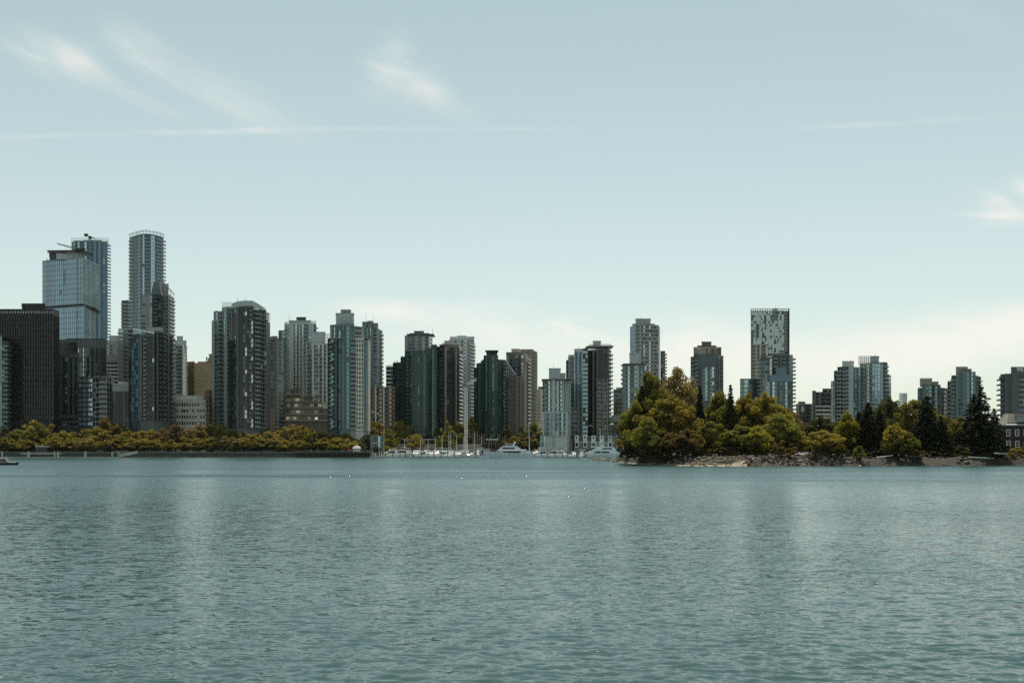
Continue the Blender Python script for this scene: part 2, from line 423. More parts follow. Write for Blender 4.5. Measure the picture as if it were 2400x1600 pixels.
# ---------------------------------------------------------------- buildings
GROUND_Z = 3.0
RB = random.Random(11)
def away(p, t):
    """point p moved t metres further from the viewpoint side of the block"""
    L = math.hypot(p[0], p[1]); return (p[0]+p[0]/L*t, p[1]+p[1]/L*t)
def arc(x0, x1, n, bulge):
    return [(x0+(x1-x0)*i/n, -bulge*math.sin(math.pi*i/n)) for i in range(n+1)]
def block(root, xs, yt, yb=1010, D=720, glass='teal', glass2='pale', wall='conc', slab='lconc', pat='g', bay=3.0, fh=3.05, sh=.35, sp=.15,
          mw=.14, mp=.12, pp=.30, depth=22, roof=1.0, teeth=None, rp=.25, balc='rail', crownpat=None, rise=0.0, mull=None, bd=1.3, tw=None, ground=True):
    """one prismatic tower block: core wall, a band of panes per storey, floor slabs, piers, mullions, balconies and roof slab.
    xs: front outline as photo columns (optionally with a depth offset); yt / yb: photo rows of its top and of the lowest storey built in detail."""
    pts = []
    for q in xs:
        x, dd = q if isinstance(q, tuple) else (q, 0.0)
        pts.append((X(x, D+dd), D+dd))
    ring = [away(pts[0], depth)] + pts + [away(pts[-1], depth)]
    z1 = Z(yt, D); zb = max(GROUND_Z, Z(yb, D))
    nf = max(1, int(round((z1-zb-roof)/fh))); fh = (z1-zb-roof)/nf
    core = MB(); inner = [away(p, .45) for p in pts]
    core.prism([away(ring[0], 0)] and [away(pts[0], depth)] [::1] + inner + [away(pts[-1], depth)], GROUND_Z if ground else zb-.2, z1-roof*.5)
    core.build('wall', W[wall], root)
    ox, oy = root.location.x, root.location.y
    pats = pat if isinstance(pat, (list, tuple)) else [pat]*(len(pts)-1)
    edges = []
    for i in range(len(ring)-1):
        A, Bp = ring[i], ring[i+1]
        L = math.hypot(Bp[0]-A[0], Bp[1]-A[1])
        d = ((Bp[0]-A[0])/L, (Bp[1]-A[1])/L); nn = (d[1], -d[0])
        side = i == 0 or i == len(ring)-2
        pt = 'g' if side else pats[i-1]
        n = max(len(pt), int(round(L/bay)))
        if len(pt) > 1: n = int(math.ceil(n/len(pt)-.001))*len(pt) if n > len(pt) else len(pt)
        cols = [pt[int(k*len(pt)/n)] for k in range(n)]
        edges.append(((A[0]-ox, A[1]-oy), d, nn, L, cols, side))
    split = any('w' in e[4] for e in edges) or any(e[3] > 200 for e in edges)
    # panes: a few differing storeys shared by all storeys
    nv = min(nf, 11); bands = []
    for _ in range(nv):
        m = MB()
        for o, d, nn, L, cols, side in edges:
            if side and L > 200: continue
            cw = L/len(cols)
            for k, ch in enumerate(cols):
                if ch == 'w': continue
                m.cur = 1 if (ch == 'l' and RB.random() < .5) or (ch != 'l' and RB.random() < .07) else 2 if ch == 's' or RB.random() < .04 else 0
                a0, a1 = k*cw, (k+1)*cw
                b0 = -.12 - (.15 if ch == 'b' else 0); t1 = RB.gauss(0, .02); t2 = RB.gauss(0, .02)
                q = lambda a, b, z: (o[0]+d[0]*a+nn[0]*b, o[1]+d[1]*a+nn[1]*b, z)
                m.quad(q(a0, b0, sh), q(a1, b0+t2, sh), q(a1, b0+t1+t2, fh), q(a0, b0+t1, fh))
        if m.f: bands.append(m.mesh('window_band', [G[glass], G[glass2], W[wall]]))
    ms = MB()
    for o, d, nn, L, cols, side in edges: ms.obox(o, d, nn, 0, L, -.4, sp, 0, sh)
    slabme = ms.mesh('floor_slab', W[slab])
    # balconies: one per run of b columns
    balcs = []
    for o, d, nn, L, cols, side in edges:
        cw = L/len(cols); k = 0
        while k < len(cols):
            if cols[k] == 'b':
                j = k
                while j < len(cols) and cols[j] == 'b': j += 1
                m = MB(); m.obox(o, d, nn, k*cw+.1, j*cw-.1, 0, bd, sh*.2, sh*.2+.25); m.cur = 1
                m.obox(o, d, nn, k*cw+.1, j*cw-.1, bd-.06, bd, sh*.2+.25, 1.25)
                balcs.append(m.mesh('balcony', [W[slab], G[balc]])); k = j
            else: k += 1
    if teeth:
        for side_, ln in teeth:
            p = pts[-1] if side_ == 'R' else pts[0]; s_ = 1 if side_ == 'R' else -1
            m = MB(); xa, xb = sorted((p[0]-ox, p[0]-ox+s_*ln)); ya = p[1]-oy+.3
            m.box(xa, xb, ya, ya+(tw or 4), .05, .3); m.cur = 1
            e0, e1 = ((xb-.08, xb) if s_ > 0 else (xa, xa+.08))
            m.box(e0, e1, ya, ya+(tw or 4), .3, 1.25); m.box(xa, xb, ya-.06, ya, .3, 1.25)
            balcs.append(m.mesh('balcony', [W[slab], G[balc]]))
    zl = root.location.z
    for f in range(nf):
        z = zb+f*fh-zl
        if bands:
            wb = link('window_band', RB.choice(bands), root, (0, 0, z))
            if split: wb['kind'] = 'stuff'
        link('floor_slab', slabme, root, (0, 0, z))
        for b in balcs: link('balcony', b, root, (0, 0, z))
    # piers run the whole height, mullions between panes
    mm = MB(); H = z1-roof-zb
    for o, d, nn, L, cols, side in edges:
        cw = L/len(cols); k = 0
        while k < len(cols):
            if cols[k] == 'w':
                j = k
                while j < len(cols) and cols[j] == 'w': j += 1
                p_ = MB(); p_.obox(o, d, nn, k*cw, j*cw, -.45, pp, zb-zl, z1-roof-zl+.02)
                p_.build('pier', W[wall], root, world=False); k = j
            else:
                if mw > 0 and (k > 0 or True): mm.obox(o, d, nn, max(0, k*cw-mw/2), k*cw+mw/2, -.3, mp, zb-zl+.01, z1-roof-zl-.01)
                k += 1
    if mm.f:
        tag(mm.build('mullion', W[mull or slab], root, world=False), kind='stuff')
    if roof > 0:
        rr = MB(); cx = sum(p[0] for p in ring)/len(ring); cy = sum(p[1] for p in ring)/len(ring)
        big = [(p[0]+(p[0]-cx)/max(1e-3, math.hypot(p[0]-cx, p[1]-cy))*rp, p[1]+(p[1]-cy)/max(1e-3, math.hypot(p[0]-cx, p[1]-cy))*rp) for p in ring]
        rr.prism(big, z1-roof, z1); rr.build('roof', W[wall], root)
    return nf
def plain(root, x0, x1, yt, yb, D, wall='conc', name='penthouse', depth=9, back=4.0, lip=.25, cols=0, ribs=None):
    """roof-top plant room: a set-back box with a cap and shallow louvre ribs"""
    m = MB(); a, b = (X(x0, D), D+back), (X(x1, D), D+back)
    z0, z1 = Z(yb, D)-.6, Z(yt, D)
    m.prism([away(a, depth), a, b, away(b, depth)], z0, z1-.35)
    o = m.build(name, W[wall], root)
    c = MB(); c.prism([away((a[0]-lip, a[1]-lip), depth+2*lip), (a[0]-lip, a[1]-lip), (b[0]+lip, b[1]-lip), away((b[0]+lip, b[1]-lip), depth+2*lip)], z1-.35, z1)
    cc = c.build('cap', W[wall], root); 
    L = b[0]-a[0]; n = max(2, int(L/1.6)); r = MB()
    for k in range(n+1):
        xx = a[0]+L*k/n; r.box(xx-.08, xx+.08, a[1]-.12, a[1], z0, z1-.4)
    tag(r.build('louvre', W[ribs or wall], root), kind='stuff')
    return o
def plate(root, x0, x1, y, D, t=.5, wall='dgrey', depth=16, back=-1.5, name='roof_canopy', tilt=0):
    m = MB(); z = Z(y, D); a, b = X(x0, D), X(x1, D)
    zt = tilt
    n = [(a, D+back, z-t), (b, D+back, z-t+zt), (b, D+back+depth, z-t+zt), (a, D+back+depth, z-t)]
    m.v = n+[(p[0], p[1], p[2]+t) for p in n]
    m.f = [(0,3,2,1), (4,5,6,7), (0,1,5,4), (1,2,6,5), (2,3,7,6), (3,0,4,7)]; m.m = [0]*6
    return m.build(name, W[wall], root)
def mast(root, x, y0, y1, D, r=.12, name='antenna', mat='dgrey', back=3.0):
    m = MB(); m.tube((X(x, D), D+back, Z(y0, D)-.5), (X(x, D), D+back, Z(y1, D)), r*1.5, r*.7, 5); return m.build(name, W[mat], root)
def lattice(root, x0, x1, yt, yb, D, n=8, rows=3, r=.14, mat='steel', depth=10, name='crown_frame', back=0.0):
    """open screen of posts and rails standing on a roof edge"""
    m = MB(); a, b = X(x0, D), X(x1, D); z0, z1 = Z(yb, D)-.3, Z(yt, D)
    for yy in (D+back, D+back+depth):
        sc = yy/D
        for k in range(n+1):
            xx = (a+(b-a)*k/n)*sc; m.box(xx-r, xx+r, yy-r, yy+r, z0, z1)
        for k in range(1, rows+1):
            zz = z0+(z1-z0)*k/rows; m.box(a*sc, b*sc, yy-r*1.2, yy+r*1.2, zz-r*1.4, zz)
    for xx in (a, b):
        for k in range(1, rows+1):
            zz = z0+(z1-z0)*k/rows; m.tube((xx*(D+back)/D, D+back, zz-r), (xx*(D+back+depth)/D, D+back+depth, zz-r), r, k=4)
    return m.build(name, W[mat], root)
def slope(root, x0, y0, x1, y1, yb, D, glass='green', mat='steel', depth=12, n=5, name='sloping_glass_roof'):
    """lean-to glass roof falling from (x0,y0) to (x1,y1), with bars"""
    m = MB(); A = P(x0, y0, D); Bq = P(x1, y1, D)
    for k in range(n):
        p = A.lerp(Bq, k/n); q = A.lerp(Bq, (k+1)/n)
        for r_ in range(2):
            ya, yb_ = D+depth*r_/2, D+depth*(r_+1)/2
            m.quad((p.x, ya, p.z), (q.x, ya, q.z), (q.x, yb_, q.z), (p.x, yb_, p.z))
        m.quad((p.x, D, Z(yb, D)), (q.x, D, Z(yb, D)), (q.x, D, q.z), (p.x, D, p.z))
    o = m.build(name, G[glass], root)
    b = MB()
    for k in range(n+1):
        p = A.lerp(Bq, k/n); b.tube((p.x, D-.05, p.z+.05), (p.x, D+depth, p.z+.05), .14, k=4); b.tube((p.x, D-.1, Z(yb, D)), (p.x, D-.1, p.z), .12, k=4)
    for yy in (D-.05, D+depth): b.tube((A.x, yy, A.z+.1), (Bq.x, yy, Bq.z+.1), .22, k=4)
    b.build('roof_bar', W[mat], root)
    return o
def bld(name, label, x, D, cat='building', group='towers of the city skyline'):
    return empty(name, (X(x, D), D, GROUND_Z), 0, label, cat, group)
def crane(x, D, y0, segs, label, mat='black'):
    """luffing crane parked low on a roof: mast, slewing cab, counterweight, lattice jib"""
    r = empty('roof_crane', P(x, y0, D), 0, label, 'crane', 'cranes on tower roofs')
    (xa, ya), (xb, yb), (xc, yc) = segs          # jib tip, pivot, counterweight
    A, Bq, Cq = P(xa, ya, D), P(xb, yb, D), P(xc, yc, D)
    m = MB(); b0 = Vector((Bq.x, D, Z(y0, D)-1))
    for sx in (-.8, .8):
        for sy in (-.8, .8): m.tube(b0+Vector((sx, sy, 0)), Bq+Vector((sx*.6, sy*.6, 0)), .22, k=4)
    m.build('mast', W[mat], r)
    m = MB(); L = (A-Bq).length; n = max(5, int(L/2.2)); dr = (A-Bq)/L
    for k in range(n):
        p, q = Bq+dr*(L*k/n), Bq+dr*(L*(k+1)/n); w0 = 1.15*(1-.75*k/n); w1 = 1.15*(1-.75*(k+1)/n)
        for sy in (-1, 1):
            m.tube(p+Vector((0, sy*w0*.7, -w0*.5)), q+Vector((0, sy*w1*.7, -w1*.5)), .18, k=4); m.tube(p+Vector((0, sy*w0*.7, -w0*.5)), q+Vector((0, 0, w1*.6)), .12, k=4)
        m.tube(p+Vector((0, 0, w0*.6)), q+Vector((0, 0, w1*.6)), .2, k=4)
    m.build('jib', W[mat], r)
    m = MB(); m.tube(Bq, Cq, .45, .45, 5); m.build('counter_jib', W[mat], r)
    m = MB(); m.box(Cq.x-1.6, Cq.x+1.6, D-1.2, D+1.2, Cq.z-1.3, Cq.z+1.3); m.build('counterweight', W[mat], r)
    m = MB(); m.box(Bq.x-1.2, Bq.x+1.2, D-1.3, D+1.1, Bq.z-1.6, Bq.z+.6); m.build('cab', W[mat], r)

# --- left group
b = bld('office_tower', 'near-black boxy office tower with fine vertical ribs at the far end of the skyline', 70, 700)
block(b, [(-60,0),(125,0),(138,9)], 724, 985, 700, glass='black', glass2='dark', wall='black', slab='black', pat=['g','g'], bay=1.75, fh=3.7, sh=1.0, mw=.42, mp=.5, roof=4.3, depth=30, sp=.1)
tk = MB()
for k in range(30):
    xx = X(-56+k*6.2, 700); tk.box(xx-.35, xx+.35, 699.4, 699.72, Z(734, 700), Z(729.5, 700))
for k in range(26): pass
tag(tk.build('parapet_light', W['pale'], b), kind='stuff')
plain(b, 42, 97, 708, 724, 700, 'black', depth=18, back=6)
b = bld('apartment_tower', 'slim dark teal apartment block with stacked curved balconies, standing before the black tower', 8, 690)
block(b, [(-30,0),(5,-2),(17,0),(22,4)], 800, 1000, 690, glass='black', glass2='teal', wall='dconc', slab='green', pat=['gl','bb','b'], bay=3, depth=18)
block(b, [(-30,0),(4,-3)], 786, 1000, 689, glass='teal', wall='dconc', pat='lg', bay=3, depth=12)

b = bld('glass_office_tower', 'pale blue glass office tower of two stacked cubes under a dark tilted roof', 160, 780)
block(b, [(100,6),(193,-10),(232,26)], 608, 716, 780, glass='sky', glass2='sky', wall='blue', slab='blue', pat=['g','l'], bay=1.9, fh=4.0, sh=.38, mw=.12, mp=.16, roof=.8, depth=26, mull='pale', sp=.02, ground=False)
block(b, [(100,8),(196,-8),(224,24)], 719, 796, 780, glass='sky', glass2='sky', wall='blue', slab='blue', pat=['g','l'], bay=1.9, fh=4.0, sh=.38, mw=.10, mp=.12, roof=.8, depth=26, mull='pale', sp=.02)
m = MB(); m.prism([(X(102,780),790),(X(193,770),774),(X(222,790),793),(X(210,790),812),(X(110,790),812)], Z(719,780)-.1, Z(716,780)+.1); m.build('reveal', W['black'], b)
plain(b, 112, 152, 590, 608, 780, 'dconc', depth=16, back=3)
plain(b, 138, 196, 596, 608, 780, 'pale', depth=14, back=-4, ribs='white')
m = MB(); Nn = [P(111,588,778), P(194,587,768), P(218,597.5,772)]; Ff = [P(111,592.5,804), P(176,595,804), P(203,601.5,800)]; up = Vector((0, 0, .5))
for k in range(2):
    m.quad(Ff[k], Ff[k+1], Nn[k+1], Nn[k]); m.quad(Nn[k]+up, Nn[k+1]+up, Ff[k+1]+up, Ff[k]+up); m.quad(Nn[k], Nn[k+1], Nn[k+1]+up, Nn[k]+up); m.quad(Ff[k+1], Ff[k], Ff[k]+up, Ff[k+1]+up)
m.quad(Ff[0], Nn[0], Nn[0]+up, Ff[0]+up); m.quad(Nn[2], Ff[2], Ff[2]+up, Nn[2]+up)
m.build('tilted_roof', W['black'], b)
mast(b, 106, 608, 602, 780, .2)
crane(186, 772, 589, [(134,571),(182,584),(194,586)], 'black luffing crane with its jib pointing past the dark tilted roof')

b = bld('residential_tower', 'tallest hazy blue apartment tower with tooth-like balconies down one edge', 212, 1040)
block(b, [(168,0),(176,-8),(252,-4)], 568, 800, 1040, glass='blue', glass2='pale', wall='teal', slab='blue', pat=['g','gglgggg'], bay=3.2, fh=3.2, sh=.5, roof=1.0, depth=26, teeth=[('R', 1.6)], tw=5, mw=.3, sp=.1)
lattice(b, 168, 254, 558, 569, 1040, 22, 2, .16, 'pale', depth=20)
plain(b, 194, 236, 561, 568, 1040, 'blue', depth=12, back=3)
crane(210, 1038, 560, [(226,559.5),(211,555),(202,551)], 'small dark crane with a square counterweight on the tallest hazy tower')

b = bld('office_block', 'dark glass office block with a heavy black roof band below the pale blue tower', 195, 770)
block(b, [(136,0),(182,-4)], 797, 1000, 768, glass='dark', glass2='grey', wall='dconc', slab='dgrey', pat='ggl', bay=2.6, fh=3.6, sh=.8, roof=2, depth=24)
block(b, [(182,-4),(209,-12),(249,4)], 797, 885, 765, glass='grey', glass2='pale', wall='dconc', slab='dgrey', pat=['l','g'], bay=2.2, fh=3.8, sh=.5, roof=6.5, depth=26, mw=.12, sp=.04)
plain(b, 150, 238, 791, 797, 765, 'dgrey', depth=16, back=6)
b = bld('apartment_tower', 'dark green apartment tower with two pale vertical strips beside the black office tower', 160, 735)
block(b, [(136,0),(186,0)], 828, 975, 735, glass='green', glass2='teal', wall='dconc', slab='green', pat='gwllwgwlw', bay=2.3, sh=.6, depth=22, roof=3, pp=.2)
block(b, [(133,-4),(184,-4)], 972, 1003, 735, glass='dark', glass2='grey', wall='dconc', slab='dconc', pat='g', bay=4, fh=4.5, sh=2.0, depth=20, roof=2.5)
b = bld('office_building', 'mid-rise office building striped with bright glass bands and a rounded balcony corner', 222, 715)
block(b, [(185,0),(217,-3)], 886, 1000, 715, glass='sky', glass2='pale', wall='dgrey', slab='black', pat='gl', bay=2.4, fh=3.4, sh=1.05, mw=.1, depth=24, roof=.6, sp=.25)
block(b, [(217,-3),(232,-6),(250,-4),(262,2),(265,8)], 884, 1000, 715, glass='dark', glass2='grey', wall='dconc', slab='lconc', pat=['g','b','b','b'], bay=3.2, fh=3.4, sh=.4, depth=20, roof=1.0)
for k in range(7): plain(b, 206+k*8.2, 210+k*8.2, 881-RB.random()*3, 886, 715, 'tan', 'roof_unit', depth=2, back=1+RB.random()*5)
b = bld('office_building', 'small grey stepped block peeping out behind, between black-roofed block and round tower', 264, 850)
block(b, [250, 277], 800, 1000, 850, glass='grey', wall='conc', slab='conc', pat='gw', bay=3.5, sh=1.2, roof=3)
block(b, [250, 277], 832, 1000, 846, glass='dark', glass2='grey', wall='tan', slab='lconc', pat='g', bay=3.5, sh=1.3, roof=6)
plain(b, 252, 276, 785, 800, 850, 'pale')
b = bld('office_building', 'low dark blue glass building with a pale parapet at the foot of the round tower', 282, 712)
block(b, [(264,0),(301,0)], 900, 1000, 712, glass='dark', glass2='blue', wall='conc', slab='dgrey', pat='g', bay=2.2, fh=3.6, sh=.4, roof=5, depth=20, mull='dgrey')
plain(b, 272, 296, 893, 900, 712, 'lconc', depth=8)

b = bld('round_tower', 'tall rounded blue glass tower ringed by balconies with an open rail crown', 343, 960)
block(b, arc(304, 383, 8, 16), 556, 800, 960, glass='blue', glass2='teal', wall='teal', slab='pale', pat=['b','g','g','gl','g','g','b','b'], bay=3.6, fh=3.35, sh=.45, roof=1.0, depth=20, teeth=[('L', 1.2), ('R', 1.2)], bd=1.1, mw=.16)
cr = MB(); pts = [(X(x, 960+dd), 960+dd) for x, dd in arc(303, 384, 10, 18)]
for i, p in enumerate(pts):
    cr.box(p[0]-.15, p[0]+.15, p[1]-.15, p[1]+.15, Z(556,960), Z(548,960))
    if i:
        a_ = pts[i-1]
        for zz in (549, 552): cr.tube((a_[0], a_[1], Z(zz,960)), (p[0], p[1], Z(zz,960)), .25, k=4)
cr.build('crown_frame', W['steel'], b)
for xx in (319, 323, 328, 334): mast(b, xx, 552, 543+RB.random()*3, 955, .2)
plain(b, 318, 360, 551, 557, 958, 'dgrey', depth=8)
b = bld('apartment_tower', 'narrow striped tower half hidden behind the rounded blue glass tower', 294, 1000)
block(b, [(285,0),(300,-2),(306,0)], 704, 800, 1000, glass='dark', glass2='grey', wall='dconc', slab='pale', pat=['b','g'], bay=4, fh=3.6, sh=.9, roof=1, depth=16)
b = bld('apartment_tower', 'stepped glass tower with a sweeping curved lattice crown and dark wedge roof', 372, 840)
block(b, [(333,0),(358,-2)], 690, 800, 842, glass='pale', glass2='grey', wall='conc', slab='pale', pat='lwg', bay=3.4, sh=.6, roof=1, depth=18)
block(b, [(357,-4),(378,-6)], 690, 800, 838, glass='dark', glass2='grey', wall='dconc', slab='dgrey', pat='gbg', bay=2.8, sh=.4, roof=1, depth=18)
block(b, [(377,-2),(395,-4),(408,14)], 692, 800, 838, glass='teal', glass2='pale', wall='conc', slab='conc', pat=['glg','b'], bay=2.6, sh=.4, roof=1, depth=18)
m = MB(); q0 = [P(354,690,834), P(377,690,834), P(373,661,838), P(360,661,838)]
bk = [Vector((p.x, p.y+10, p.z)) for p in q0]
m.quad(*q0); m.quad(bk[1], bk[0], bk[3], bk[2]); m.quad(q0[1], bk[1], bk[2], q0[2]); m.quad(bk[0], q0[0], q0[3], bk[3]); m.quad(q0[3], q0[2], bk[2], bk[3])
m.build('wedge_roof', W['dconc'], b)
cv = [(376,650),(384,662),(392,671),(400,680),(408,690)]
m = MB()
for i, (xx, yy) in enumerate(cv):
    m.tube(P(xx, 694, 834), P(xx, yy, 834), .22, k=4)
    if i:
        px_, py_ = cv[i-1]; m.tube(P(px_, py_, 834), P(xx, yy, 834), .35, k=4); m.tube(P(px_, py_, 844), P(xx, yy, 844), .3, k=4)
        for yr in (670, 680, 690):
            if yr > py_: m.tube(P(px_, yr, 834), P(xx, yr, 834), .16, k=4)
    m.tube(P(xx, yy, 834), P(xx, yy, 844), .2, k=4)
m.build('crown_frame', W['steel'], b)
plain(b, 376, 393, 664, 692, 842, 'conc', 'lift_tower', depth=6, back=2)
b = bld('apartment_slab', 'pale banded apartment slab with a bright glazed roof terrace behind the dark faceted tower', 320, 775)
block(b, [(278,0),(300,-3),(312,0)], 770, 900, 775, glass='grey', glass2='pale', wall='lconc', slab='lconc', pat=['b','g'], bay=3.6, sh=.8, roof=1, depth=22)
block(b, [(311,0),(374,0)], 793, 880, 776, glass='grey', glass2='pale', wall='conc', slab='lconc', pat='g', bay=3.2, sh=.6, roof=1, depth=20)
plain(b, 342, 378, 765, 780, 790, 'conc', depth=10)
slope(b, 313, 771, 366, 782, 795, 760, 'pale', 'white', 12, 6, 'glazed_terrace')
b = bld('faceted_tower', 'dark faceted glass tower with a blue glass strip rising straight from the park trees', 354, 700)
block(b, [(302,4),(309,0)], 800, 985, 700, glass='black', wall='black', slab='dgrey', pat='g', bay=3, depth=18)
block(b, [(309,0),(328,-6)], 784, 985, 700, glass='blue', glass2='sky', wall='dgrey', slab='blue', pat='g', bay=2.6, sh=.3, roof=3, depth=18, mw=.1, sp=.04)
block(b, [(328,-6),(345,-9),(362,-9)], 786, 985, 700, glass='dark', glass2='grey', wall='dconc', slab='dgrey', pat=['wgb','glg'], bay=2.4, depth=18, roof=1.5)
block(b, [(362,-9),(380,-4),(405,18)], 778, 985, 702, glass='dark', glass2='grey', wall='dconc', slab='dgrey', pat=['gwbg','blgwbg'], bay=2.4, depth=20, roof=1.2, teeth=[('R', .8)])
plain(b, 337, 352, 779, 787, 700, 'dgrey', depth=6)
b = bld('apartment_tower', 'slender off-white tower with a bright side wall just past the dark faceted tower', 422, 830)
block(b, [(406,0),(428,-5),(438,12)], 808, 925, 830, glass='grey', glass2='pale', wall='lconc', slab='lconc', pat=['gb','wg'], bay=2.8, sh=.9, roof=1.2, depth=18)
plain(b, 408, 435, 797, 809, 830, 'pale', depth=12, back=2)
plain(b, 411, 425, 786, 797, 830, 'pale', depth=8)
b = bld('hotel_block', 'golden brown stepped block behind the beige office building', 468, 860)
block(b, [(436,3),(456,-3)], 847, 935, 860, glass='warm', glass2='warm', wall='gold', slab='gold', pat='b', bay=3.4, sh=1.0, roof=1, depth=20, balc='warm')
block(b, [(456,-3),(501,0)], 851, 940, 860, glass='warm', glass2='dark', wall='gold', slab='gold', pat='w', bay=3.4, sh=.9, roof=1.5, depth=20)
plain(b, 461, 499, 846, 852, 862, 'gold', depth=14); plain(b, 487, 500, 828, 848, 866, 'tan', depth=10)
for xx in (480, 484, 489): plain(b, xx, xx+2.5, 840-RB.random()*5, 848, 860, 'tan', 'chimney', depth=2)
b = bld('apartment_block', 'small brown block with curved orange balconies beside the beige office building', 490, 760)
block(b, [(481,2),(490,-3),(501,2)], 914, 1000, 760, glass='dark', glass2='warm', wall='brown', slab='gold', pat=['b','b'], bay=4, fh=3.2, sh=1.1, roof=1, depth=16, balc='warm')
block(b, [(474,6),(505,6)], 952, 1000, 762, glass='dark', wall='brown', slab='brown', pat='g', bay=3, sh=1.1, roof=1, depth=16)
b = bld('office_building', 'low beige office building with rows of small dark windows above the park trees', 444, 725)
block(b, [(407,2),(430,0),(481,0)], 937, 1002, 725, glass='dark', glass2='grey', wall='cream', slab='cream', pat=['g','g'], bay=1.9, fh=3.9, sh=2.1, sp=.3, mw=.75, mp=.25, roof=2.2, depth=24)
plain(b, 408, 471, 926, 938, 725, 'pale', depth=16)

# --- second group
b = bld('apartment_tower', 'mottled grey-green twin-bay tower with a white lattice roof corner', 520, 745)
block(b, [(497,3),(503,0),(513,-2)], 750, 1000, 745, glass='blue', glass2='pale', wall='conc', slab='conc', pat=['w','gl'], bay=2.6, depth=20, sh=.5)
block(b, [(501,2),(511,0)], 728, 752, 746, glass='blue', glass2='pale', wall='conc', slab='conc', pat='g', bay=2.5, depth=12, ground=False)
block(b, [(511,1),(522,-1)], 729, 1000, 744, glass='grey', glass2='dark', wall='pink', slab='conc', pat='gb', bay=2.4, depth=20, sh=.7)
block(b, [(521,-1),(536,-4),(544,-3)], 720, 1000, 742, glass='teal', glass2='pale', wall='conc', slab='conc', pat=['glwl','gb'], bay=2.5, depth=22, sh=.5)
lattice(b, 521, 542, 708, 720, 742, 5, 3, .16, 'white', 10)
mast(b, 516, 728, 722, 742)
b = bld('faceted_tower', 'big dark rounded glass tower with stacked side balconies, broadest of its group', 583, 700)
block(b, [(536,4),(544,0),(556,-6)], 722, 1003, 702, glass='dark', glass2='sky', wall='dgrey', slab='dgrey', pat=['g','gl'], bay=2.8, sh=.3, depth=22, roof=1)
block(b, [(555,-6),(574,-10),(594,-8)], 721, 1003, 700, glass='dark', glass2='pale', wall='dconc', slab='dgrey', pat=['wggl','ggbl'], bay=2.4, sh=.4, depth=22, roof=1)
block(b, [(594,-8),(608,-5)], 728, 1003, 701, glass='black', glass2='grey', wall='dconc', slab='dgrey', pat='b', bay=2.6, sh=.4, depth=22, roof=1, bd=1.9)
block(b, [(607,-5),(624,0)], 726, 1003, 702, glass='dark', glass2='pale', wall='dgrey', slab='conc', pat='gg', bay=2.4, sh=.3, depth=22, roof=1)
block(b, [(616,0),(623,0),(632,15)], 749, 1003, 704, glass='dark', glass2='grey', wall='dgrey', slab='dgrey', pat=['bg','w'], bay=2.4, sh=.3, depth=18, roof=1, teeth=[('L', .5)])
m = MB(); pts = [P(x, 722, 700+d_) for x, d_ in ((543,4),(556,-4),(574,-8),(592,-6),(604,-2),(624,4))]; tops = [709,708,708,707.5,712,721.5]
for i in range(5):
    p, q = pts[i], pts[i+1]; m.quad((p.x,p.y,p.z-.6),(q.x,q.y,q.z-.6),(q.x,q.y,Z(tops[i+1],700)),(p.x,p.y,Z(tops[i],700)))
    m.quad((p.x,p.y,Z(tops[i],700)),(q.x,q.y,Z(tops[i+1],700)),(q.x,q.y+18,Z(tops[i+1],700)),(p.x,p.y+18,Z(tops[i],700)))
m.build('crown_screen', W['pale'], b)
for i in range(7):
    xx = 604+i*3; 
mast(b, 554, 708, 697, 700); mast(b, 572, 708, 696, 700); mast(b, 625, 735, 728, 700)
for k in range(4): plate(b, 618, 629, 733+k*5, 702, .25, 'dgrey', 6, 0, 'fin')
b = bld('apartment_tower', 'brown-grey tower with a brick-toned cap tucked behind the big dark rounded tower', 650, 770)
block(b, [(630,0),(649,-1)], 789, 1005, 770, glass='grey', glass2='dark', wall='tan', slab='tan', pat='wlgw', bay=2.8, sh=.9, roof=2, depth=20)
block(b, [(648,-2),(671,0)], 793, 1005, 768, glass='grey', glass2='pale', wall='dconc', slab='conc', pat='bglw', bay=2.8, sh=.9, roof=1, depth=20)
plain(b, 634, 647, 786, 790, 770, 'brown', depth=8)
plain(b, 629, 643, 960, 1006, 752, 'pink', 'pink_wing', depth=10)
b = bld('apartment_tower', 'grey-green latticed tower with stepped shoulders and many small panes', 698, 810)
block(b, [(653,0),(668,-1)], 774, 935, 812, glass='grey', glass2='dark', wall='dconc', slab='conc', pat='wg', bay=3, sh=.9, depth=18)
block(b, [(667,-3),(684,-5),(712,-5)], 760, 935, 810, glass='teal', glass2='pale', wall='pale', slab='pale', pat=['lbw','wllbwgl'], bay=2.4, sh=.7, depth=22)
block(b, [(711,-5),(741,0)], 758, 935, 810, glass='teal', glass2='pale', wall='pale', slab='conc', pat='bglwg', bay=2.6, sh=.6, depth=20, teeth=[('R', .8)])
lattice(b, 668, 675, 754, 761, 808, 2, 2, .16, 'steel', 6)
plain(b, 675, 726, 749, 760, 810, 'conc', depth=12); plain(b, 692, 714, 741, 750, 810, 'dgrey', depth=8, back=5); lattice(b, 714, 740, 752, 759, 810, 6, 2, .15, 'steel', 8)
mast(b, 676, 752, 735, 812, .1)
b = bld('apartment_tower', 'pale green and cream tower with a red cornice line between two glass towers', 745, 775)
block(b, [(717,0),(732,-2)], 800, 945, 777, glass='teal', glass2='pale', wall='pale', slab='pale', pat='wglb', bay=2.3, sh=.8, depth=18)
block(b, [(731,-3),(773,0)], 806, 945, 775, glass='grey', glass2='pale', wall='cream', slab='lconc', pat='wglgbglwg', bay=2.4, sh=.7, depth=18, roof=.9)
plain(b, 728, 760, 776, 802, 778, 'pale', depth=12); plate(b, 731, 772, 804.5, 775, .8, 'pink', 12, -.8, 'cornice')
lattice(b, 760, 772, 782, 804, 780, 3, 3, .18, 'pale', 8)
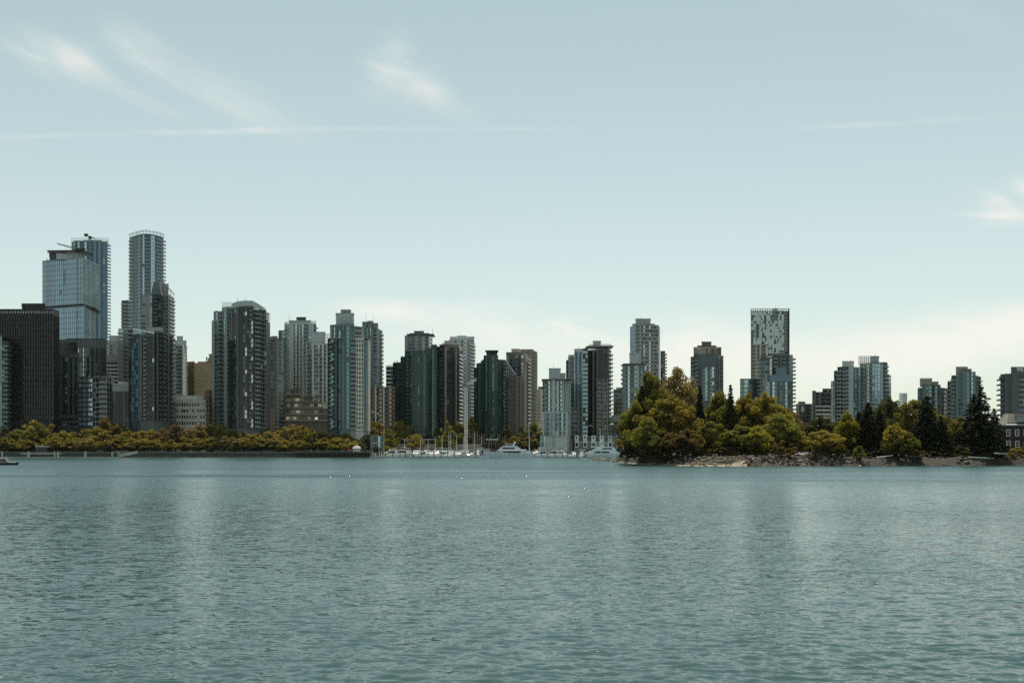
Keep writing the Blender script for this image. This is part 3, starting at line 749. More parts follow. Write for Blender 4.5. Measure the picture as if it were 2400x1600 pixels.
b = bld('terraced_block', 'low brown terraced building in long horizontal layers above the tree tops', 720, 735)
for k, (a_, c_, yy) in enumerate([(672,702,912),(671,733,929),(671,754,942),(672,768,957),(670,771,972)]):
    block(b, [(a_,0),(c_,0)], yy, yy+15, 748-k*4, glass='warm', glass2='dark', wall='brown', slab='tan', pat='ggl', bay=3.2, fh=3.4, sh=1.3, sp=1.2, roof=1.2, depth=14, rp=.6)

# --- centre-left
b = bld('glass_tower', 'teal glass tower with a cream concrete side wall of regular windows at the pier end', 818, 690)
block(b, [(768,4),(774,0),(790,-3)], 792, 1006, 692, glass='teal', glass2='green', wall='green', slab='green', pat=['g','bg'], bay=2.6, sh=.3, depth=20)
block(b, [(774,1),(806,-6),(830,-6)], 761, 1006, 694, glass='teal', glass2='blue', wall='teal', slab='teal', pat=['gggg','ggwg'], bay=2.3, sh=.35, depth=24, mw=.1, roof=1.6, sp=.04)
block(b, [(826,-4),(853,2)], 765, 800, 697, glass='grey', glass2='pale', wall='conc', slab='lconc', pat='b', bay=2.6, sh=.4, depth=18, roof=.6)
block(b, [(822,-6),(834,-6)], 795, 1006, 690, glass='dark', glass2='teal', wall='conc', slab='conc', pat='b', bay=2.6, sh=.3, depth=18)
block(b, [(834,-5),(852,-2)], 793, 1009, 689, glass='dark', glass2='dark', wall='cream', slab='cream', pat='g', bay=1.72, fh=3.02, sh=1.2, sp=.25, mw=.85, mp=.24, depth=18, roof=1.4)
block(b, [(852,-2),(863,0)], 797, 1009, 690, glass='teal', glass2='grey', wall='conc', slab='conc', pat='g', bay=2.0, sh=.5, depth=18)
block(b, [(863,0),(867,7)], 795, 1011, 689, glass='teal', wall='cream', slab='cream', pat='w', bay=2, depth=18)
plain(b, 787, 829, 733, 762, 694, 'pale', depth=12, back=1); plain(b, 798, 820, 724, 735, 696, 'dgrey', depth=6)
lattice(b, 799, 820, 725, 758, 692, 4, 4, .16, 'pale', 6)
plate(b, 774, 866, 792, 690, .5, 'pink', 16, -1.2, 'cornice')
b = bld('glass_tower', 'green-blue glass tower topped by three drum-shaped tanks, behind the cream-sided tower', 875, 800)
block(b, [(848,0),(870,-5)], 768, 905, 802, glass='teal', glass2='pale', wall='teal', slab='teal', pat='ggl', bay=2.7, sh=.4, depth=20)
block(b, [(870,-5),(884,-8),(896,12)], 771, 905, 800, glass='blue', glass2='pale', wall='teal', slab='pale', pat=['wgg','lb'], bay=2.6, sh=.35, depth=20, teeth=[('R', .6)])
for xx, yy in ((853,753),(866,751),(877,756)):
    m = MB(); c0 = Vector((X(xx,800), 806, Z(770,800)));
    m.tube(c0, c0+Vector((0,0,Z(yy,800)-Z(770,800))), 2.1, 2.1, 12); m.build('roof_tank', W['conc'], b)
    for zz in (yy, yy+5, yy+10):
        m = MB(); m.tube((c0.x, c0.y, Z(zz,800)-.2), (c0.x, c0.y, Z(zz,800)+.2), 2.6, 2.6, 12); m.build('ring', W['dgrey'], b)
mast(b, 857, 752, 732, 804, .08); mast(b, 873, 752, 735, 804, .08)
b = bld('office_block', 'low flat dark brown block behind the tall lamp masts', 895, 790)
block(b, [(866,0),(926,0)], 906, 1000, 790, glass='warm', glass2='dark', wall='brown', slab='brown', pat='g', bay=2.4, fh=3.4, sh=1.5, roof=1.5, depth=22, mw=.3)
b = bld('apartment_block', 'small white-striped slab seen in the gap beside the dark green towers', 915, 860)
block(b, [(905,0),(927,0)], 858, 1000, 860, glass='dark', glass2='grey', wall='lconc', slab='white', pat='gb', bay=3.6, fh=3.3, sh=1.1, roof=.9, depth=18)
lattice(b, 906, 922, 855, 859, 860, 5, 1, .15, 'white', 6)

b = bld('glass_tower', 'dark green twin glass tower stepping up to a flat-brimmed grey penthouse', 970, 803)
block(b, [(921,4),(930,0),(941,-2)], 849, 1036, 803, glass='green', glass2='tealdim', wall='green', slab='green', pat=['g','gg'], bay=2.4, sh=.3, depth=20, mull='green')
block(b, [(939,0),(953,-4)], 836, 1036, 804, glass='green', glass2='tealdim', wall='green', slab='green', pat='gwg', bay=2.4, sh=.3, depth=20, mull='green')
block(b, [(950,-4),(966,-8),(980,-8)], 824, 1036, 802, glass='green', glass2='tealdim', wall='green', slab='green', pat=['gbg','gwl'], bay=2.2, sh=.3, depth=22, mull='green')
block(b, [(978,-8),(1002,-6)], 828, 1036, 802, glass='green', glass2='grey', wall='green', slab='dgrey', pat='glwgg', bay=2.2, sh=.3, depth=22, mull='green')
block(b, [(1000,-4),(1012,0),(1024,0)], 816, 1036, 806, glass='green', glass2='tealdim', wall='green', slab='green', pat=['lwl','gg'], bay=2.2, sh=.3, depth=22, mull='green')
block(b, [(949,0),(980,-4),(1013,0)], 786, 830, 814, glass='grey', glass2='pale', wall='conc', slab='conc', pat=['wlgw','glgl'], bay=3, sh=.7, depth=20, ground=False)
plate(b, 954, 1017, 783, 812, .7, 'dgrey', 18, -3); plain(b, 970, 992, 774, 784, 816, 'dconc', depth=8); plain(b, 960, 1004, 779, 785, 816, 'conc', depth=12)
plain(b, 1012, 1023, 806, 817, 808, 'dgrey', depth=8); mast(b, 1013, 786, 766, 814, .1)
for xx, yy in ((924,847),(930,845),(942,834),(948,832),(1020,813)): mast(b, xx, yy+3, yy-3, 802, .25, 'roof_post')
b = bld('glass_tower', 'dark grey-green tower under a projecting flat roof with a brick-coloured plant room', 1054, 818)
block(b, [(1022,0),(1042,-5)], 812, 1036, 819, glass='green', glass2='grey', wall='dgrey', slab='dgrey', pat='gwlb', bay=2.3, sh=.35, depth=20)
block(b, [(1042,-5),(1063,-7),(1075,-3)], 812, 1036, 818, glass='dark', glass2='grey', wall='tan', slab='dgrey', pat=['wlgg','gwg'], bay=2.3, sh=.35, depth=20)
block(b, [(1075,-3),(1083,13)], 822, 1036, 819, glass='dark', glass2='pale', wall='dconc', slab='white', pat='b', bay=2.6, sh=.4, depth=20, teeth=[('R', .5)], bd=.9)
plate(b, 1030, 1078, 808, 816, .5, 'conc', 16, -4); plate(b, 1036, 1072, 804.5, 818, .4, 'pale', 12, -2, tilt=-.6); plain(b, 1041, 1060, 797, 806, 820, 'pink', depth=8)
for k in range(3): plate(b, 1072+k*3, 1079+k*2.5, 811+k*4, 816, .3, 'white', 8, -4, 'roof_blade')
b = bld('apartment_tower', 'pale stone-green tower with a notched top standing behind the tower crane', 1083, 900)
block(b, [(1053,0),(1070,-4),(1100,-4)], 795, 1000, 900, glass='teal', glass2='grey', wall='pale', slab='pale', pat=['wgwg','wgwlwbwg'], bay=2.6, sh=.9, depth=22, roof=1.5)
block(b, [(1100,-4),(1112,14)], 799, 1000, 901, glass='grey', glass2='pale', wall='pale', slab='lconc', pat='b', bay=2.6, sh=.5, depth=20, teeth=[('R', .6)])
plain(b, 1055, 1111, 788, 796, 900, 'pale', depth=16, back=2); plain(b, 1071, 1092, 785, 789, 902, 'lconc', depth=8)

# --- centre
b = bld('glass_tower', 'deep green ribbed glass tower with a hat-like roof and stepped garden terraces', 1150, 803)
block(b, [(1111,3),(1118,0)], 861, 1036, 805, glass='green', wall='green', slab='green', pat='g', bay=2.2, sh=.3, depth=18, mull='green')
block(b, [(1117,0),(1136,-6)], 851, 1036, 804, glass='green', glass2='tealdim', wall='green', slab='green', pat='gwgl', bay=2.2, sh=.3, depth=20, mull='green')
block(b, [(1134,-5),(1150,-9),(1167,-7)], 834, 1036, 802, glass='green', glass2='tealdim', wall='green', slab='green', pat=['glgw','glwl'], bay=2.0, sh=.3, depth=22, mull='green')
block(b, [(1165,-5),(1184,0)], 843, 1036, 804, glass='green', glass2='tealdim', wall='green', slab='green', pat='lggb', bay=2.2, sh=.3, depth=20, mull='green')
plain(b, 1140, 1165, 824, 835, 806, 'green', depth=10); plate(b, 1137, 1168, 821, 805, .5, 'dgrey', 12, -2)
for xx, yy in ((1122,849),(1127,844),(1131,841),(1118,855)): plain(b, xx, xx+4, yy, yy+8, 805, 'green', 'roof_unit', depth=5)
slope(b, 1184, 843, 1209, 878, 885, 805, 'dark', 'white', 14, 6)
b = bld('loft_building', 'dark reddish lattice loft building with one blazing white window strip', 1203, 806)
block(b, [(1183,0),(1210,-3)], 880, 1036, 806, glass='black', glass2='warm', wall='brown', slab='brown', pat='g', bay=2.6, fh=3.4, sh=.8, depth=18, mw=.3, mull='brown')
block(b, [(1210,-3),(1223,16)], 880, 1036, 806, glass='sky', glass2='pale', wall='brown', slab='brown', pat='wllwl', bay=1.6, fh=3.4, sh=.6, depth=18, mw=.3, mull='brown')
b = bld('apartment_tower', 'brown-grey tower with layered flat roof blades, behind the sloping glass roof', 1212, 843)
block(b, [(1187,0),(1228,-4),(1241,17)], 830, 1036, 843, glass='grey', glass2='pale', wall='tan', slab='dconc', pat=['wglbgl','wb'], bay=2.5, sh=.5, depth=20, roof=1)
plate(b, 1186, 1230, 826, 842, .5, 'conc', 14, -4); plate(b, 1192, 1236, 829, 842, .4, 'pale', 12, -3); plain(b, 1199, 1218, 816, 827, 846, 'pink', depth=8)
for k in range(4): plate(b, 1226+k*2.5, 1236+k*2, 832+k*5, 840, .3, 'white', 8, -4, 'roof_blade')
b = bld('apartment_tower', 'plain tan tower with rounded corners at the back of the central group', 1238, 905)
block(b, [(1217,0),(1240,-4),(1252,-2),(1259,12)], 822, 990, 905, glass='warm', glass2='grey', wall='tan', slab='tan', pat=['wg','wgwg','gw'], bay=2.5, sh=1.0, depth=20, roof=1.5, mw=.4)
plain(b, 1220, 1250, 817, 823, 907, 'tan', depth=14)
b = bld('apartment_block', 'tiny grey and cream block in the slot beside the pale balcony tower', 1266, 960)
block(b, [(1258,0),(1274,0)], 912, 990, 960, glass='grey', glass2='pale', wall='cream', slab='cream', pat='gw', bay=3, sh=1.1, depth=16); plain(b, 1262, 1272, 905, 913, 960, 'dconc')

b = bld('waterfront_tower', 'pale aqua balcony tower with a white central fin closest to the marina', 1305, 715)
block(b, [(1272,3),(1280,-2),(1294,-4)], 891, 966, 715, glass='teal', glass2='pale', wall='pale', slab='pale', pat=['lg','bgg'], bay=2.3, sh=.5, depth=20, roof=.8)
block(b, [(1294,-5),(1301,-5)], 891, 1022, 714, glass='teal', wall='pale', slab='pale', pat='w', bay=2.2, depth=18, roof=.8)
block(b, [(1301,-4),(1326,-3),(1338,14)], 891, 966, 715, glass='teal', glass2='pale', wall='pale', slab='pale', pat=['glgbwb','wg'], bay=2.2, sh=.5, depth=20, roof=.8)
block(b, [(1272,0),(1294,-5)], 966, 1022, 713, glass='blue', glass2='pale', wall='pale', slab='pale', pat='wlbgbl', bay=2.2, sh=.5, depth=20, roof=.7)
block(b, [(1301,-5),(1330,-4)], 966, 1022, 713, glass='blue', glass2='pale', wall='pale', slab='pale', pat='glbglw', bay=2.2, sh=.5, depth=20, roof=.7)
plate(b, 1270, 1338, 889, 714, .5, 'dgrey', 18, -6); plain(b, 1287, 1314, 862, 889, 716, 'pale', depth=10, back=2); plain(b, 1312, 1326, 873, 889, 718, 'pale', depth=8)
mast(b, 1298, 862, 850, 718, .08)
block(b, [(1267,0),(1332,0)], 1021, 1048, 712, glass='teal', glass2='grey', wall='conc', slab='white', pat='gggggwgl', bay=3.4, fh=4.2, sh=.35, depth=16, roof=.5, mw=.2)
block(b, [(1270,0),(1332,0)], 1049, 1062, 710, glass='dark', glass2='grey', wall='conc', slab='conc', pat='wgggwg', bay=3.4, fh=4.0, sh=.8, depth=14, roof=.8, ground=True)

b = bld('glass_tower', 'dark blue glass tower with one white vertical edge beside the balcony-toothed tower', 1352, 745)
block(b, [(1327,2),(1333,0)], 843, 1036, 747, glass='dark', glass2='blue', wall='dgrey', slab='conc', pat='g', bay=2.4, sh=.4, depth=16)
block(b, [(1332,0),(1346,-2)], 834, 1036, 746, glass='blue', glass2='grey', wall='conc', slab='conc', pat='glg', bay=2.4, sh=.4, depth=18)
block(b, [(1346,-2),(1366,-5)], 818, 1036, 745, glass='blue', glass2='sky', wall='lconc', slab='blue', pat='wggglggw', bay=1.6, sh=.4, depth=20, roof=2.5)
block(b, [(1366,-5),(1378,-4)], 818, 1036, 745, glass='dark', glass2='sky', wall='dgrey', slab='dgrey', pat='ll', bay=2.6, sh=.9, depth=20, roof=1.5)
plain(b, 1334, 1345, 830, 836, 748, 'conc', depth=6); mast(b, 1357, 817, 812, 746, .15)
block(b, [(1334,-4),(1358,-4)], 953, 1030, 738, glass='dark', glass2='grey', wall='dconc', slab='conc', pat='wgbgw', bay=2.4, sh=.6, depth=12)
b = bld('apartment_tower', 'brown-grey tower with white balcony teeth and a wide canopy roof', 1405, 755)
block(b, [(1376,0),(1398,-5)], 820, 1036, 755, glass='dark', glass2='grey', wall='tan', slab='dgrey', pat='wggwg', bay=2.2, sh=.4, depth=20)
block(b, [(1398,-5),(1424,-5)], 818, 895, 754, glass='dark', glass2='grey', wall='dconc', slab='dgrey', pat='wgggggg', bay=2.2, sh=.4, depth=20, ground=False)
block(b, [(1398,-6),(1424,-5)], 890, 1036, 753, glass='dark', glass2='pale', wall='tan', slab='lconc', pat='wbbgwglb', bay=2.2, sh=.5, depth=20, roof=.5)
block(b, [(1424,-5),(1432,10)], 818, 1036, 755, glass='dark', glass2='pale', wall='dconc', slab='lconc', pat='b', bay=2.6, sh=.4, depth=18, teeth=[('R', 1.7)], tw=5)
plate(b, 1373, 1437, 812, 753, .5, 'conc', 18, -4); lattice(b, 1382, 1432, 806, 812, 754, 14, 1, .16, 'steel', 12); plate(b, 1378, 1436, 810, 753, .3, 'conc', 16, -3); plain(b, 1391, 1409, 797, 808, 758, 'conc', depth=8)
b = bld('apartment_block', 'short dark grey block wedged between the toothed tower and the leafy point', 1450, 800)
block(b, [(1438,0),(1460,0)], 912, 1000, 800, glass='dark', glass2='grey', wall='dconc', slab='conc', pat='wggw', bay=2.6, sh=.9, depth=16); plain(b, 1446, 1460, 907, 913, 802, 'conc')
block(b, [(1446,-6),(1462,-6)], 940, 1000, 796, glass='dark', wall='brown', slab='brown', pat='g', bay=2.6, sh=.9, depth=10)
b = bld('apartment_tower', 'aqua-grey balcony tower with a wide thin roof half hidden by the tallest tree', 1485, 720)
block(b, [(1459,4),(1466,0),(1492,-4)], 855, 1036, 720, glass='teal', glass2='pale', wall='pale', slab='pale', pat=['b','glbgb'], bay=2.3, sh=.5, depth=20, teeth=[('L', .5)])
block(b, [(1492,-4),(1497,-4)], 855, 1036, 719, glass='teal', wall='pale', slab='pale', pat='w', bay=2, depth=18)
block(b, [(1497,-4),(1520,-2)], 855, 1036, 720, glass='teal', glass2='pale', wall='pale', slab='pale', pat='gbglb', bay=2.3, sh=.5, depth=20)
plate(b, 1459, 1512, 853, 719, .5, 'dgrey', 18, -6); plain(b, 1477, 1501, 826, 854, 722, 'pale', depth=10)
b = bld('office_tower', 'tall grey banded tower with one pale blue slanted side and a square plant room', 1510, 900)
block(b, [(1477,8),(1490,-4)], 763, 900, 900, glass='sky', glass2='pale', wall='blue', slab='blue', pat='g', bay=2.6, fh=3.6, sh=.5, depth=22, sp=.02, mw=.08)
block(b, [(1490,-4),(1543,2)], 761, 900, 900, glass='grey', glass2='dark', wall='conc', slab='conc', pat='gglggl', bay=2.6, fh=3.3, sh=1.2, depth=22, mw=.2)
block(b, [(1543,2),(1546,10)], 762, 900, 900, glass='pale', wall='pale', slab='pale', pat='w', bay=2, depth=18)
plain(b, 1491, 1526, 745, 760, 902, 'conc', depth=12); plain(b, 1484, 1536, 757, 762, 902, 'conc', depth=16); mast(b, 1503, 745, 740, 904)
b = bld('apartment_tower', 'slim balcony tower peeking out beside the tall grey banded tower', 1556, 940)
block(b, [(1548,0),(1559,0)], 822, 900, 940, glass='dark', glass2='teal', wall='dconc', slab='conc', pat='gb', bay=2.6, sh=.4, depth=14, teeth=[('R', 1.8)])

# --- towers beyond the point
b = bld('apartment_tower', 'red-brown capped grey tower with stepped crown rising over the tree line', 1657, 800)
block(b, [(1619,3),(1634,-2)], 835, 940, 801, glass='teal', glass2='pale', wall='dconc', slab='conc', pat='lgb', bay=2.6, sh=.6, depth=20)
block(b, [(1634,-4),(1679,-4)], 830, 862, 799, glass='grey', glass2='grey', wall='dconc', slab='dconc', pat='w', bay=2.6, sh=.6, depth=20, ground=False)
block(b, [(1643,-5),(1679,-5)], 860, 940, 798, glass='teal', glass2='pale', wall='dconc', slab='pale', pat='wllwllw', bay=2.2, sh=1.0, depth=20, roof=.4)
block(b, [(1630,-3),(1643,-4)], 835, 940, 799, glass='dark', glass2='teal', wall='dconc', slab='dconc', pat='bg', bay=2.6, sh=.6, depth=20)
block(b, [(1679,-4),(1692,2),(1695,9)], 832, 940, 800, glass='grey', glass2='pale', wall='pink', slab='dconc', pat=['glb','g'], bay=2.2, sh=.7, depth=20)
block(b, [(1626,0),(1690,0)], 813, 831, 806, glass='warm', glass2='grey', wall='pink', slab='brown', pat='wglgwglg', bay=2.6, fh=3.3, sh=1.4, depth=16, ground=False)
plain(b, 1637, 1680, 808, 814, 806, 'brown', depth=12); plain(b, 1647, 1669, 799, 809, 808, 'brown', depth=8); plain(b, 1636, 1657, 816, 830, 798, 'conc', depth=4)

b = bld('patterned_tower', 'tall silver tower with a chequered metal facade and an open balcony edge', 1805, 900)
block(b, [(1760,0),(1800,0)], 800, 885, 900, glass='warm', glass2='grey', wall='tan', slab='lconc', pat='ggbg', bay=2.6, fh=3.3, sh=.6, depth=22, roof=.4, ground=True)
block(b, [(1760,0),(1838,0)], 728, 802, 900, glass='grey', glass2='grey', wall='conc', slab='conc', pat='g', bay=2.4, fh=3.3, sh=.9, depth=22, roof=.5, ground=False)
block(b, [(1800,0),(1838,0)], 800, 885, 900, glass='grey', glass2='grey', wall='conc', slab='conc', pat='g', bay=2.4, fh=3.3, sh=.9, depth=22, roof=.4)
rp_ = random.Random(5); D_ = 898.6
pl = [MB(), MB()]; pm = []
for wv in (1.5, 2.2):
    m = MB(); m.box(0, wv, 0, .35, 0, 3.25); pm.append(m.mesh('cladding_panel', W['silver']))
for i in range(17):
    for j in range(23):
        xx, yy = 1761+i*4.4+rp_.uniform(-.7,.7), 731+j*8.8*.78
        if yy > 800 and xx < 1800: continue
        if yy > 880: continue
        edge_hole = (xx < 1792 and 745 < yy < 800 and rp_.random() < .35) or (xx < 1775 and 768 < yy < 790) or (1808 < xx < 1822 and yy < 745)
        if edge_hole or rp_.random() < .30: continue
        o = link('cladding_panel', rp_.choice(pm), b, (X(xx, D_)-b.location.x, D_-b.location.y-rp_.random()*.2, Z(yy+8, D_)-b.location.z))
block(b, [(1838,2),(1850,2)], 728, 885, 900, glass='rail', glass2='dark', wall='dconc', slab='conc', pat='b', bay=4, fh=3.3, sh=.5, depth=6, roof=.3, mw=0, ground=True)
lattice(b, 1760, 1848, 723, 729, 900, 16, 1, .3, 'conc', 18); m = MB(); m.box(X(1847.6,900), X(1850,900), 899.5, 900.5, GROUND_Z, Z(723,900)); m.build('edge_column', W['red'], b)
mast(b, 1820, 724, 717, 904, .15); plain(b, 1814, 1825, 721, 727, 904, 'conc', depth=5)
b = bld('apartment_tower', 'dark stepped balcony tower with a blank blue-grey box, before the chequered silver tower', 1824, 800)
block(b, [(1781,2),(1810,-3)], 838, 970, 800, glass='grey', glass2='pale', wall='dconc', slab='lconc', pat='blbgl', bay=2.4, sh=.6, depth=20, teeth=[('L', 1.0)])
block(b, [(1810,-3),(1850,0)], 829, 970, 799, glass='dark', glass2='grey', wall='dconc', slab='dconc', pat='bbgwbgb', bay=2.4, sh=.8, depth=20, roof=1.8)
block(b, [(1850,0),(1858,0)], 831, 970, 799, glass='dark', glass2='grey', wall='conc', slab='lconc', pat='w', bay=2.4, depth=18, teeth=[('R', 2.6)], tw=6)
block(b, [(1805,-8),(1858,-6)], 880, 895, 796, glass='dark', wall='blue', slab='blue', pat='w', bay=3, depth=10, roof=.4, ground=False)
plain(b, 1819, 1844, 861, 882, 790, 'blue', depth=6, back=1)
block(b, [(1804,-8),(1858,-6)], 895, 970, 796, glass='teal', glass2='pale', wall='dconc', slab='dconc', pat='wlgwgglgw', bay=2.3, sh=.5, depth=14, roof=.3)
block(b, [(1797,-9),(1804,-9)], 896, 970, 796, glass='pale', wall='pale', slab='lconc', pat='w', bay=3, depth=12, roof=.3)
m = MB()
for k in range(16): m.tube(P(1784+k*4, 834-k*.5, 800)-Vector((0,0,1)), P(1784+k*4+RB.uniform(-1,1), 830-k*.5, 800), .5, .1, 5)
tag(m.build('roof_shrub', LEAF['deep'], b), kind='stuff')
b = bld('glass_block', 'low teal glass block peeping over the trees beneath the silver tower', 1758, 820)
block(b, [(1735,0),(1783,0)], 887, 960, 820, glass='teal', glass2='sky', wall='teal', slab='green', pat='g', bay=3, fh=3.6, sh=.5, depth=16)
b = bld('apartment_block', 'short grey and brick block with a rooftop box, between trees and silver tower', 1886, 850)
block(b, [(1866,0),(1880,-3),(1903,0)], 946, 1000, 850, glass='dark', glass2='pale', wall='conc', slab='conc', pat=['wg','glbgl'], bay=2.6, sh=.9, depth=16); plain(b, 1874, 1890, 940, 947, 852, 'dconc'); plain(b, 1879, 1893, 953, 975, 838, 'brown', 'brick_panel', depth=4)
plain(b, 1881, 1888, 951, 962, 836, 'white', 'white_panel', depth=2)
b = bld('apartment_slab', 'plum-grey slab with an uneven roofline and striped white lower floors', 1926, 830)
block(b, [(1904,0),(1912,0)], 915, 1000, 830, glass='dark', wall='dconc', slab='dconc', pat='w', bay=4, sh=.9, depth=18)
block(b, [(1911,0),(1929,0)], 918, 952, 831, glass='grey', glass2='dark', wall='tan', slab='dconc', pat='lggg', bay=2.3, sh=1.1, depth=18)
block(b, [(1928,0),(1948,0)], 910, 952, 830, glass='dark', glass2='grey', wall='tan', slab='dconc', pat='gglg', bay=2.3, sh=1.1, depth=18)
block(b, [(1912,-4),(1948,-4)], 951, 1000, 828, glass='dark', glass2='grey', wall='white', slab='white', pat='g', bay=5, fh=3.4, sh=1.3, depth=12)
b = bld('apartment_tower', 'curved grey tower ringed by thin white balcony lines, the darker of a touching pair', 1982, 790)
block(b, [(1948,2),(1957,0)], 892, 1000, 792, glass='grey', glass2='pale', wall='lconc', slab='lconc', pat='bg', bay=2.2, sh=.7, depth=14)
block(b, [(1955,2),(1964,-1)], 868, 1000, 791, glass='dark', glass2='teal', wall='dconc', slab='dconc', pat='gb', bay=2.2, sh=.4, depth=16)
block(b, [(1963,-2),(1976,-6),(1990,-6)], 860, 1000, 790, glass='dark', glass2='teal', wall='dconc', slab='white', pat=['bb','gb'], bay=2.8, sh=.35, depth=20, bd=1.5)
block(b, [(1989,-6),(1997,-5)], 858, 1000, 789, glass='grey', wall='lconc', slab='lconc', pat='w', bay=2.4, depth=18)
block(b, [(1996,-4),(2016,0)], 860, 1000, 790, glass='blue', glass2='grey', wall='lconc', slab='conc', pat='wgggb', bay=2.2, sh=.4, depth=20)
plain(b, 1977, 2004, 845, 860, 792, 'lconc', depth=10, back=3); mast(b, 1997, 845, 841, 794, .2)
b = bld('apartment_tower', 'teal-windowed grey tower with an open roof pergola and block penthouse', 2050, 800)
block(b, [(2015,0),(2044,-4)], 851, 1000, 800, glass='grey', glass2='pale', wall='conc', slab='conc', pat='wbglwglb', bay=2.3, sh=.8, depth=20)
block(b, [(2044,-5),(2070,-5)], 850, 1000, 799, glass='sky', glass2='pale', wall='teal', slab='pale', pat='gglg', bay=2.6, sh=.9, depth=20, mw=.15, mull='teal')
block(b, [(2070,-4),(2080,0)], 849, 1000, 800, glass='dark', glass2='grey', wall='dconc', slab='conc', pat='bb', bay=2.6, sh=.5, depth=18, teeth=[('R', 1.0)])
block(b, [(2078,2),(2088,4)], 878, 1000, 802, glass='teal', wall='dconc', slab='dconc', pat='g', bay=3, sh=.4, depth=16)
lattice(b, 2013, 2040, 834, 852, 800, 6, 5, .18, 'conc', 12); plain(b, 2044, 2064, 833, 850, 803, 'conc', depth=9); mast(b, 2054, 833, 829, 805, .2)
b = bld('apartment_block', 'faint pale block showing just above the middle of the tree line', 2118, 1100)
block(b, [(2108,0),(2126,0)], 921, 1000, 1100, glass='grey', glass2='pale', wall='lconc', slab='lconc', pat='gw', bay=4, sh=1.2, depth=16)
b = bld('apartment_tower', 'shorter teal tower with a pinkish drum penthouse above the dark firs', 2187, 780)
block(b, [(2151,2),(2162,-2)], 908, 1005, 781, glass='teal', glass2='pale', wall='pale', slab='conc', pat='lb', bay=2.4, sh=.5, depth=16)
block(b, [(2161,-2),(2184,-5),(2204,-4)], 902, 1005, 780, glass='teal', glass2='pale', wall='dconc', slab='teal', pat=['glb','bgl'], bay=2.4, sh=.5, depth=20)
block(b, [(2203,-3),(2223,12)], 908, 1005, 781, glass='blue', glass2='teal', wall='dconc', slab='teal', pat='wbgl', bay=2.4, sh=.5, depth=16)
plain(b, 2161, 2189, 886, 902, 782, 'pink', depth=10); plain(b, 2188, 2204, 893, 904, 784, 'pink', depth=8)
for k in range(6): mast(b, 2163+k*4.6, 888, 884, 783, .35, 'roof_post', 'conc')
b = bld('apartment_tower', 'taller sea-green tower with a double plant room rising over the dark firs', 2260, 760)
block(b, [(2221,3),(2232,-1)], 892, 1005, 762, glass='dark', glass2='pale', wall='conc', slab='lconc', pat='gb', bay=2.2, sh=.5, depth=16)
block(b, [(2230,-2),(2241,-5)], 880, 1005, 761, glass='teal', glass2='pale', wall='dconc', slab='cream', pat='b', bay=2.2, sh=.4, depth=18)
block(b, [(2241,-6),(2262,-7),(2286,-5)], 872, 1005, 760, glass='teal', glass2='blue', wall='teal', slab='teal', pat=['wllw','wgggw'], bay=2.4, sh=.9, depth=20)
block(b, [(2286,-5),(2299,13)], 880, 1005, 761, glass='teal', glass2='blue', wall='dconc', slab='dconc', pat='gb', bay=2.2, sh=.5, depth=18, teeth=[('R', .4)])
plain(b, 2246, 2273, 858, 873, 766, 'pink', depth=10); plain(b, 2262, 2282, 863, 873, 760, 'dconc', depth=8)
b = bld('hotel_tower', 'dark hotel tower with white rooftop lettering cut off by the frame edge', 2380, 640)
block(b, [(2345,3),(2356,-2),(2372,-4)], 876, 1010, 640, glass='dark', glass2='grey', wall='dconc', slab='dconc', pat=['b','wgl'], bay=2.6, sh=.6, depth=22, teeth=[('L', .5)])
block(b, [(2372,-4),(2388,-4)], 874, 1010, 639, glass='dark', wall='dconc', slab='dconc', pat='w', bay=3, depth=22)
block(b, [(2388,-3),(2440,0)], 876, 1010, 640, glass='dark', glass2='grey', wall='dconc', slab='conc', pat='gglgg', bay=2.8, sh=1.0, depth=22)
plain(b, 2366, 2440, 860, 875, 640, 'dconc', depth=14, back=-2); plain(b, 2342, 2352, 882, 886, 638, 'dconc', 'terrace', depth=6, back=0)
def sign(text, x, y, D, size, parent, mat):
    cu = bpy.data.curves.new('letter', 'FONT'); cu.body = text; cu.size = size; cu.extrude = .12; cu.offset = .02
    o = bpy.data.objects.new('letter', cu); C.objects.link(o)
    dg = bpy.context.evaluated_depsgraph_get(); me = bpy.data.meshes.new_from_object(o.evaluated_get(dg))
    bpy.data.objects.remove(o); me.materials.clear(); me.materials.append(mat)
    q = bpy.data.objects.new('letter', me); C.objects.link(q); q.rotation_euler = (R(90), 0, 0)
    q.parent = parent; p = P(x, y, D); q.location = p-parent.location
sg = empty('rooftop_sign', P(2383, 871, 635.8), 0, 'white serif-like rooftop letters on the dark hotel crown', 'sign')
sign('W', 2383, 870.6, 635.8, 3.5, sg, W['white']); sign('E', 2393.5, 870.6, 635.8, 2.7, sg, W['white']); sign('S', 2400.3, 870.6, 635.8, 2.7, sg, W['white'])
# ---------------------------------------------------------------- land
def soil(name, col, col2, scale=.4, bump=.05):
    m, n, out = newmat(name); co = n.node('ShaderNodeTexCoord').outputs['Object']
    f = n.mapr(n.noise(co, scale, 6, .65), .35, .65)
    b = n.node('ShaderNodeBsdfPrincipled'); n.put(b.inputs['Base Color'], n.mix(f, col, col2)); b.inputs['Roughness'].default_value = .9
    bp = n.node('ShaderNodeBump'); bp.inputs['Distance'].default_value = bump; n.put(bp.inputs['Height'], n.noise(co, scale*6, 5, .6)); n.put(b.inputs['Normal'], bp.outputs[0])
    n.l.new(b.outputs[0], out.inputs[0]); return m
EARTH = soil('earth_and_litter', (.014,.012,.008), (.034,.028,.018))
GRASSM = soil('dry_grass', (.10,.10,.03), (.20,.17,.07))
SAND = soil('wet_sand_and_stones', (.12,.10,.075), (.30,.26,.20), 1.2, .1)
ROCK = soil('shore_rock', (.075,.058,.043), (.31,.25,.19), .9, .12)
